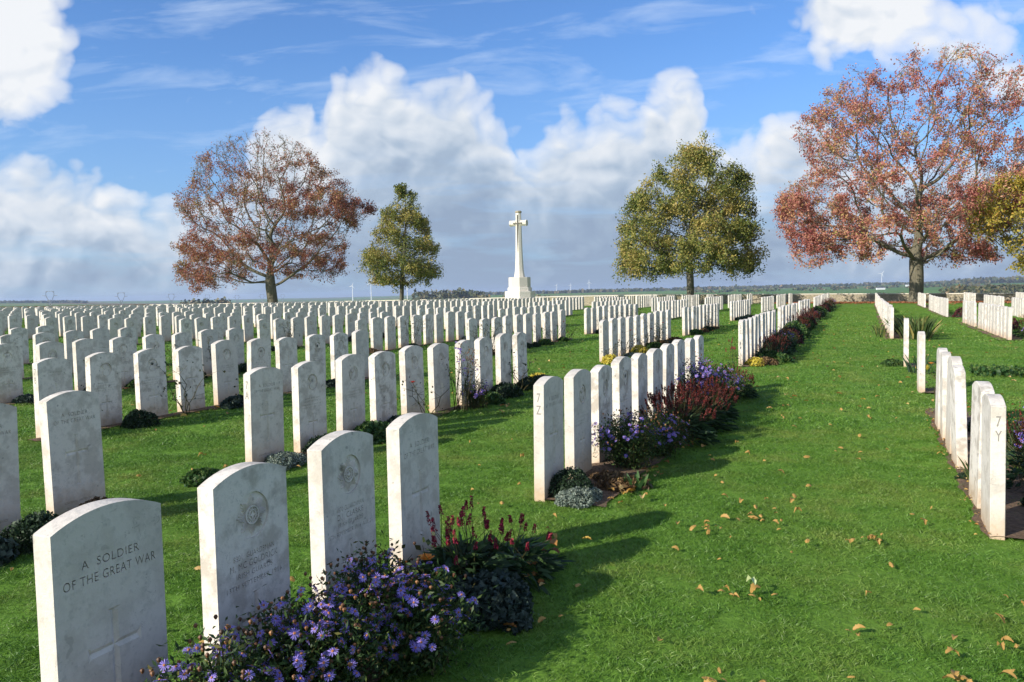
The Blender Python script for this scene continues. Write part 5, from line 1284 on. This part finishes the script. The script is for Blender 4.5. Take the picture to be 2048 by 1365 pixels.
# ------------------------------------------------------------------ grass
def grassmat():
    m, nt, b = mat('grass_blades'); g = N(nt, 'ShaderNodeNewGeometry'); P = g.outputs['Position']
    n1 = noise(nt, 1.4, P, detail=4, rough=.6); n2 = noise(nt, 7, P, detail=3)
    f = math_(nt, 'ADD', math_(nt, 'MULTIPLY', g.outputs['Random Per Island'], .55), math_(nt, 'MULTIPLY', n2, .45))
    c_ = ramp(nt, f, [(.15, (.038, .112, .010)), (.45, (.092, .205, .022)), (.75, (.17, .32, .045)), (.96, (.42, .48, .17))])
    c_ = mixc(nt, ramp(nt, n1, [(.46, 0), (.68, .70)]), c_, (.25, .29, .065))
    n3 = noise(nt, .5, P, detail=3); c_ = mixc(nt, ramp(nt, n3, [(.40, .35), (.55, 0)]), c_, (.07, .17, .02))
    L(nt, c_, b.inputs['Base Color']); b.inputs['Roughness'].default_value = .45; b.inputs['Specular IOR Level'].default_value = .35
    t = N(nt, 'ShaderNodeBsdfTranslucent'); L(nt, c_, t.inputs[0]); mx = N(nt, 'ShaderNodeMixShader'); mx.inputs[0].default_value = .22
    L(nt, b.outputs[0], mx.inputs[1]); L(nt, t.outputs[0], mx.inputs[2]); L(nt, mx.outputs[0], nt.nodes['Material Output'].inputs[0]); return m
M_GRASS = grassmat()
def tile(n, half, h, w):
    B = np.column_stack([rp.uniform(-half, half, n), rp.uniform(-half, half, n), np.full(n, -.006)])
    D = np.column_stack([rp.normal(0, .42, n) + .10, rp.normal(0, .42, n), np.ones(n)])
    V, F = strips(B, D, rp.uniform(.55, 1.2, n) * h, rp.uniform(.7, 1.2, n) * w, .45, 2); return V, F
T1 = [mesh_np('grass_tuft', *tile(520, .15, .031, .0028), M_GRASS, linkit=False) for _ in range(3)]
T2 = [mesh_np('grass_tuft', *tile(420, .30, .040, .0058), M_GRASS, linkit=False) for _ in range(2)]
T3 = [mesh_np('grass_tuft', *tile(420, .70, .046, .0125), M_GRASS, linkit=False) for _ in range(2)]
def pts_zone(y0, y1, sp, pad, jit=.5):
    out = []
    y = y0
    while y < y1:
        half = .70 * y + .6; x = -half
        while x < half:
            px_, py_ = x + R.uniform(-jit, jit) * sp, y + R.uniform(-jit, jit) * sp; u_, D_ = uD(px_, py_)
            if not in_bed(u_, D_, -pad): out.append((px_, py_, gz(px_, py_)))
            x += sp
        y += sp
    return out
def grass_object(name, pts, tiles, label):
    me = bpy.data.meshes.new(name); me.from_pydata(pts, [], []); o = bpy.data.objects.new(name, me); link(o); tag(o, label, 'grass', kind='stuff')
    c_ = bpy.data.collections.new(name + '_tufts')
    for t in tiles: c_.objects.link(t)
    g = bpy.data.node_groups.new(name, 'GeometryNodeTree'); g.interface.new_socket('Geometry', in_out='INPUT', socket_type='NodeSocketGeometry'); g.interface.new_socket('Geometry', in_out='OUTPUT', socket_type='NodeSocketGeometry')
    gi = g.nodes.new('NodeGroupInput'); go_ = g.nodes.new('NodeGroupOutput'); ip = g.nodes.new('GeometryNodeInstanceOnPoints'); ci = g.nodes.new('GeometryNodeCollectionInfo')
    ci.inputs['Collection'].default_value = c_; ci.inputs['Separate Children'].default_value = True; ci.inputs['Reset Children'].default_value = True
    ip.inputs['Pick Instance'].default_value = True
    rv = g.nodes.new('FunctionNodeRandomValue'); rv.data_type = 'FLOAT_VECTOR'; rv.inputs[0].default_value = (-.05, -.05, 0); rv.inputs[1].default_value = (.05, .05, 6.28)
    rs = g.nodes.new('FunctionNodeRandomValue'); rs.data_type = 'FLOAT'; rs.inputs[2].default_value = .8; rs.inputs[3].default_value = 1.2
    g.links.new(gi.outputs[0], ip.inputs['Points']); g.links.new(ci.outputs[0], ip.inputs['Instance']); g.links.new(rv.outputs[0], ip.inputs['Rotation']); g.links.new(rs.outputs[1], ip.inputs['Scale']); g.links.new(ip.outputs[0], go_.inputs[0])
    md = o.modifiers.new('grass', 'NODES'); md.node_group = g; return o
grass_object('lawn_grass', pts_zone(1.7, 8.0, .19, .13), T1, 'short mown green grass of the lawn close to the camera')
grass_object('lawn_grass', pts_zone(8.0, 18.0, .36, .12), T2, 'mown green grass of the lawn between the lettered rows')
grass_object('lawn_grass', pts_zone(18.0, 48.0, .85, .12), T3, 'mown green grass of the lawn in the far half of the cemetery')
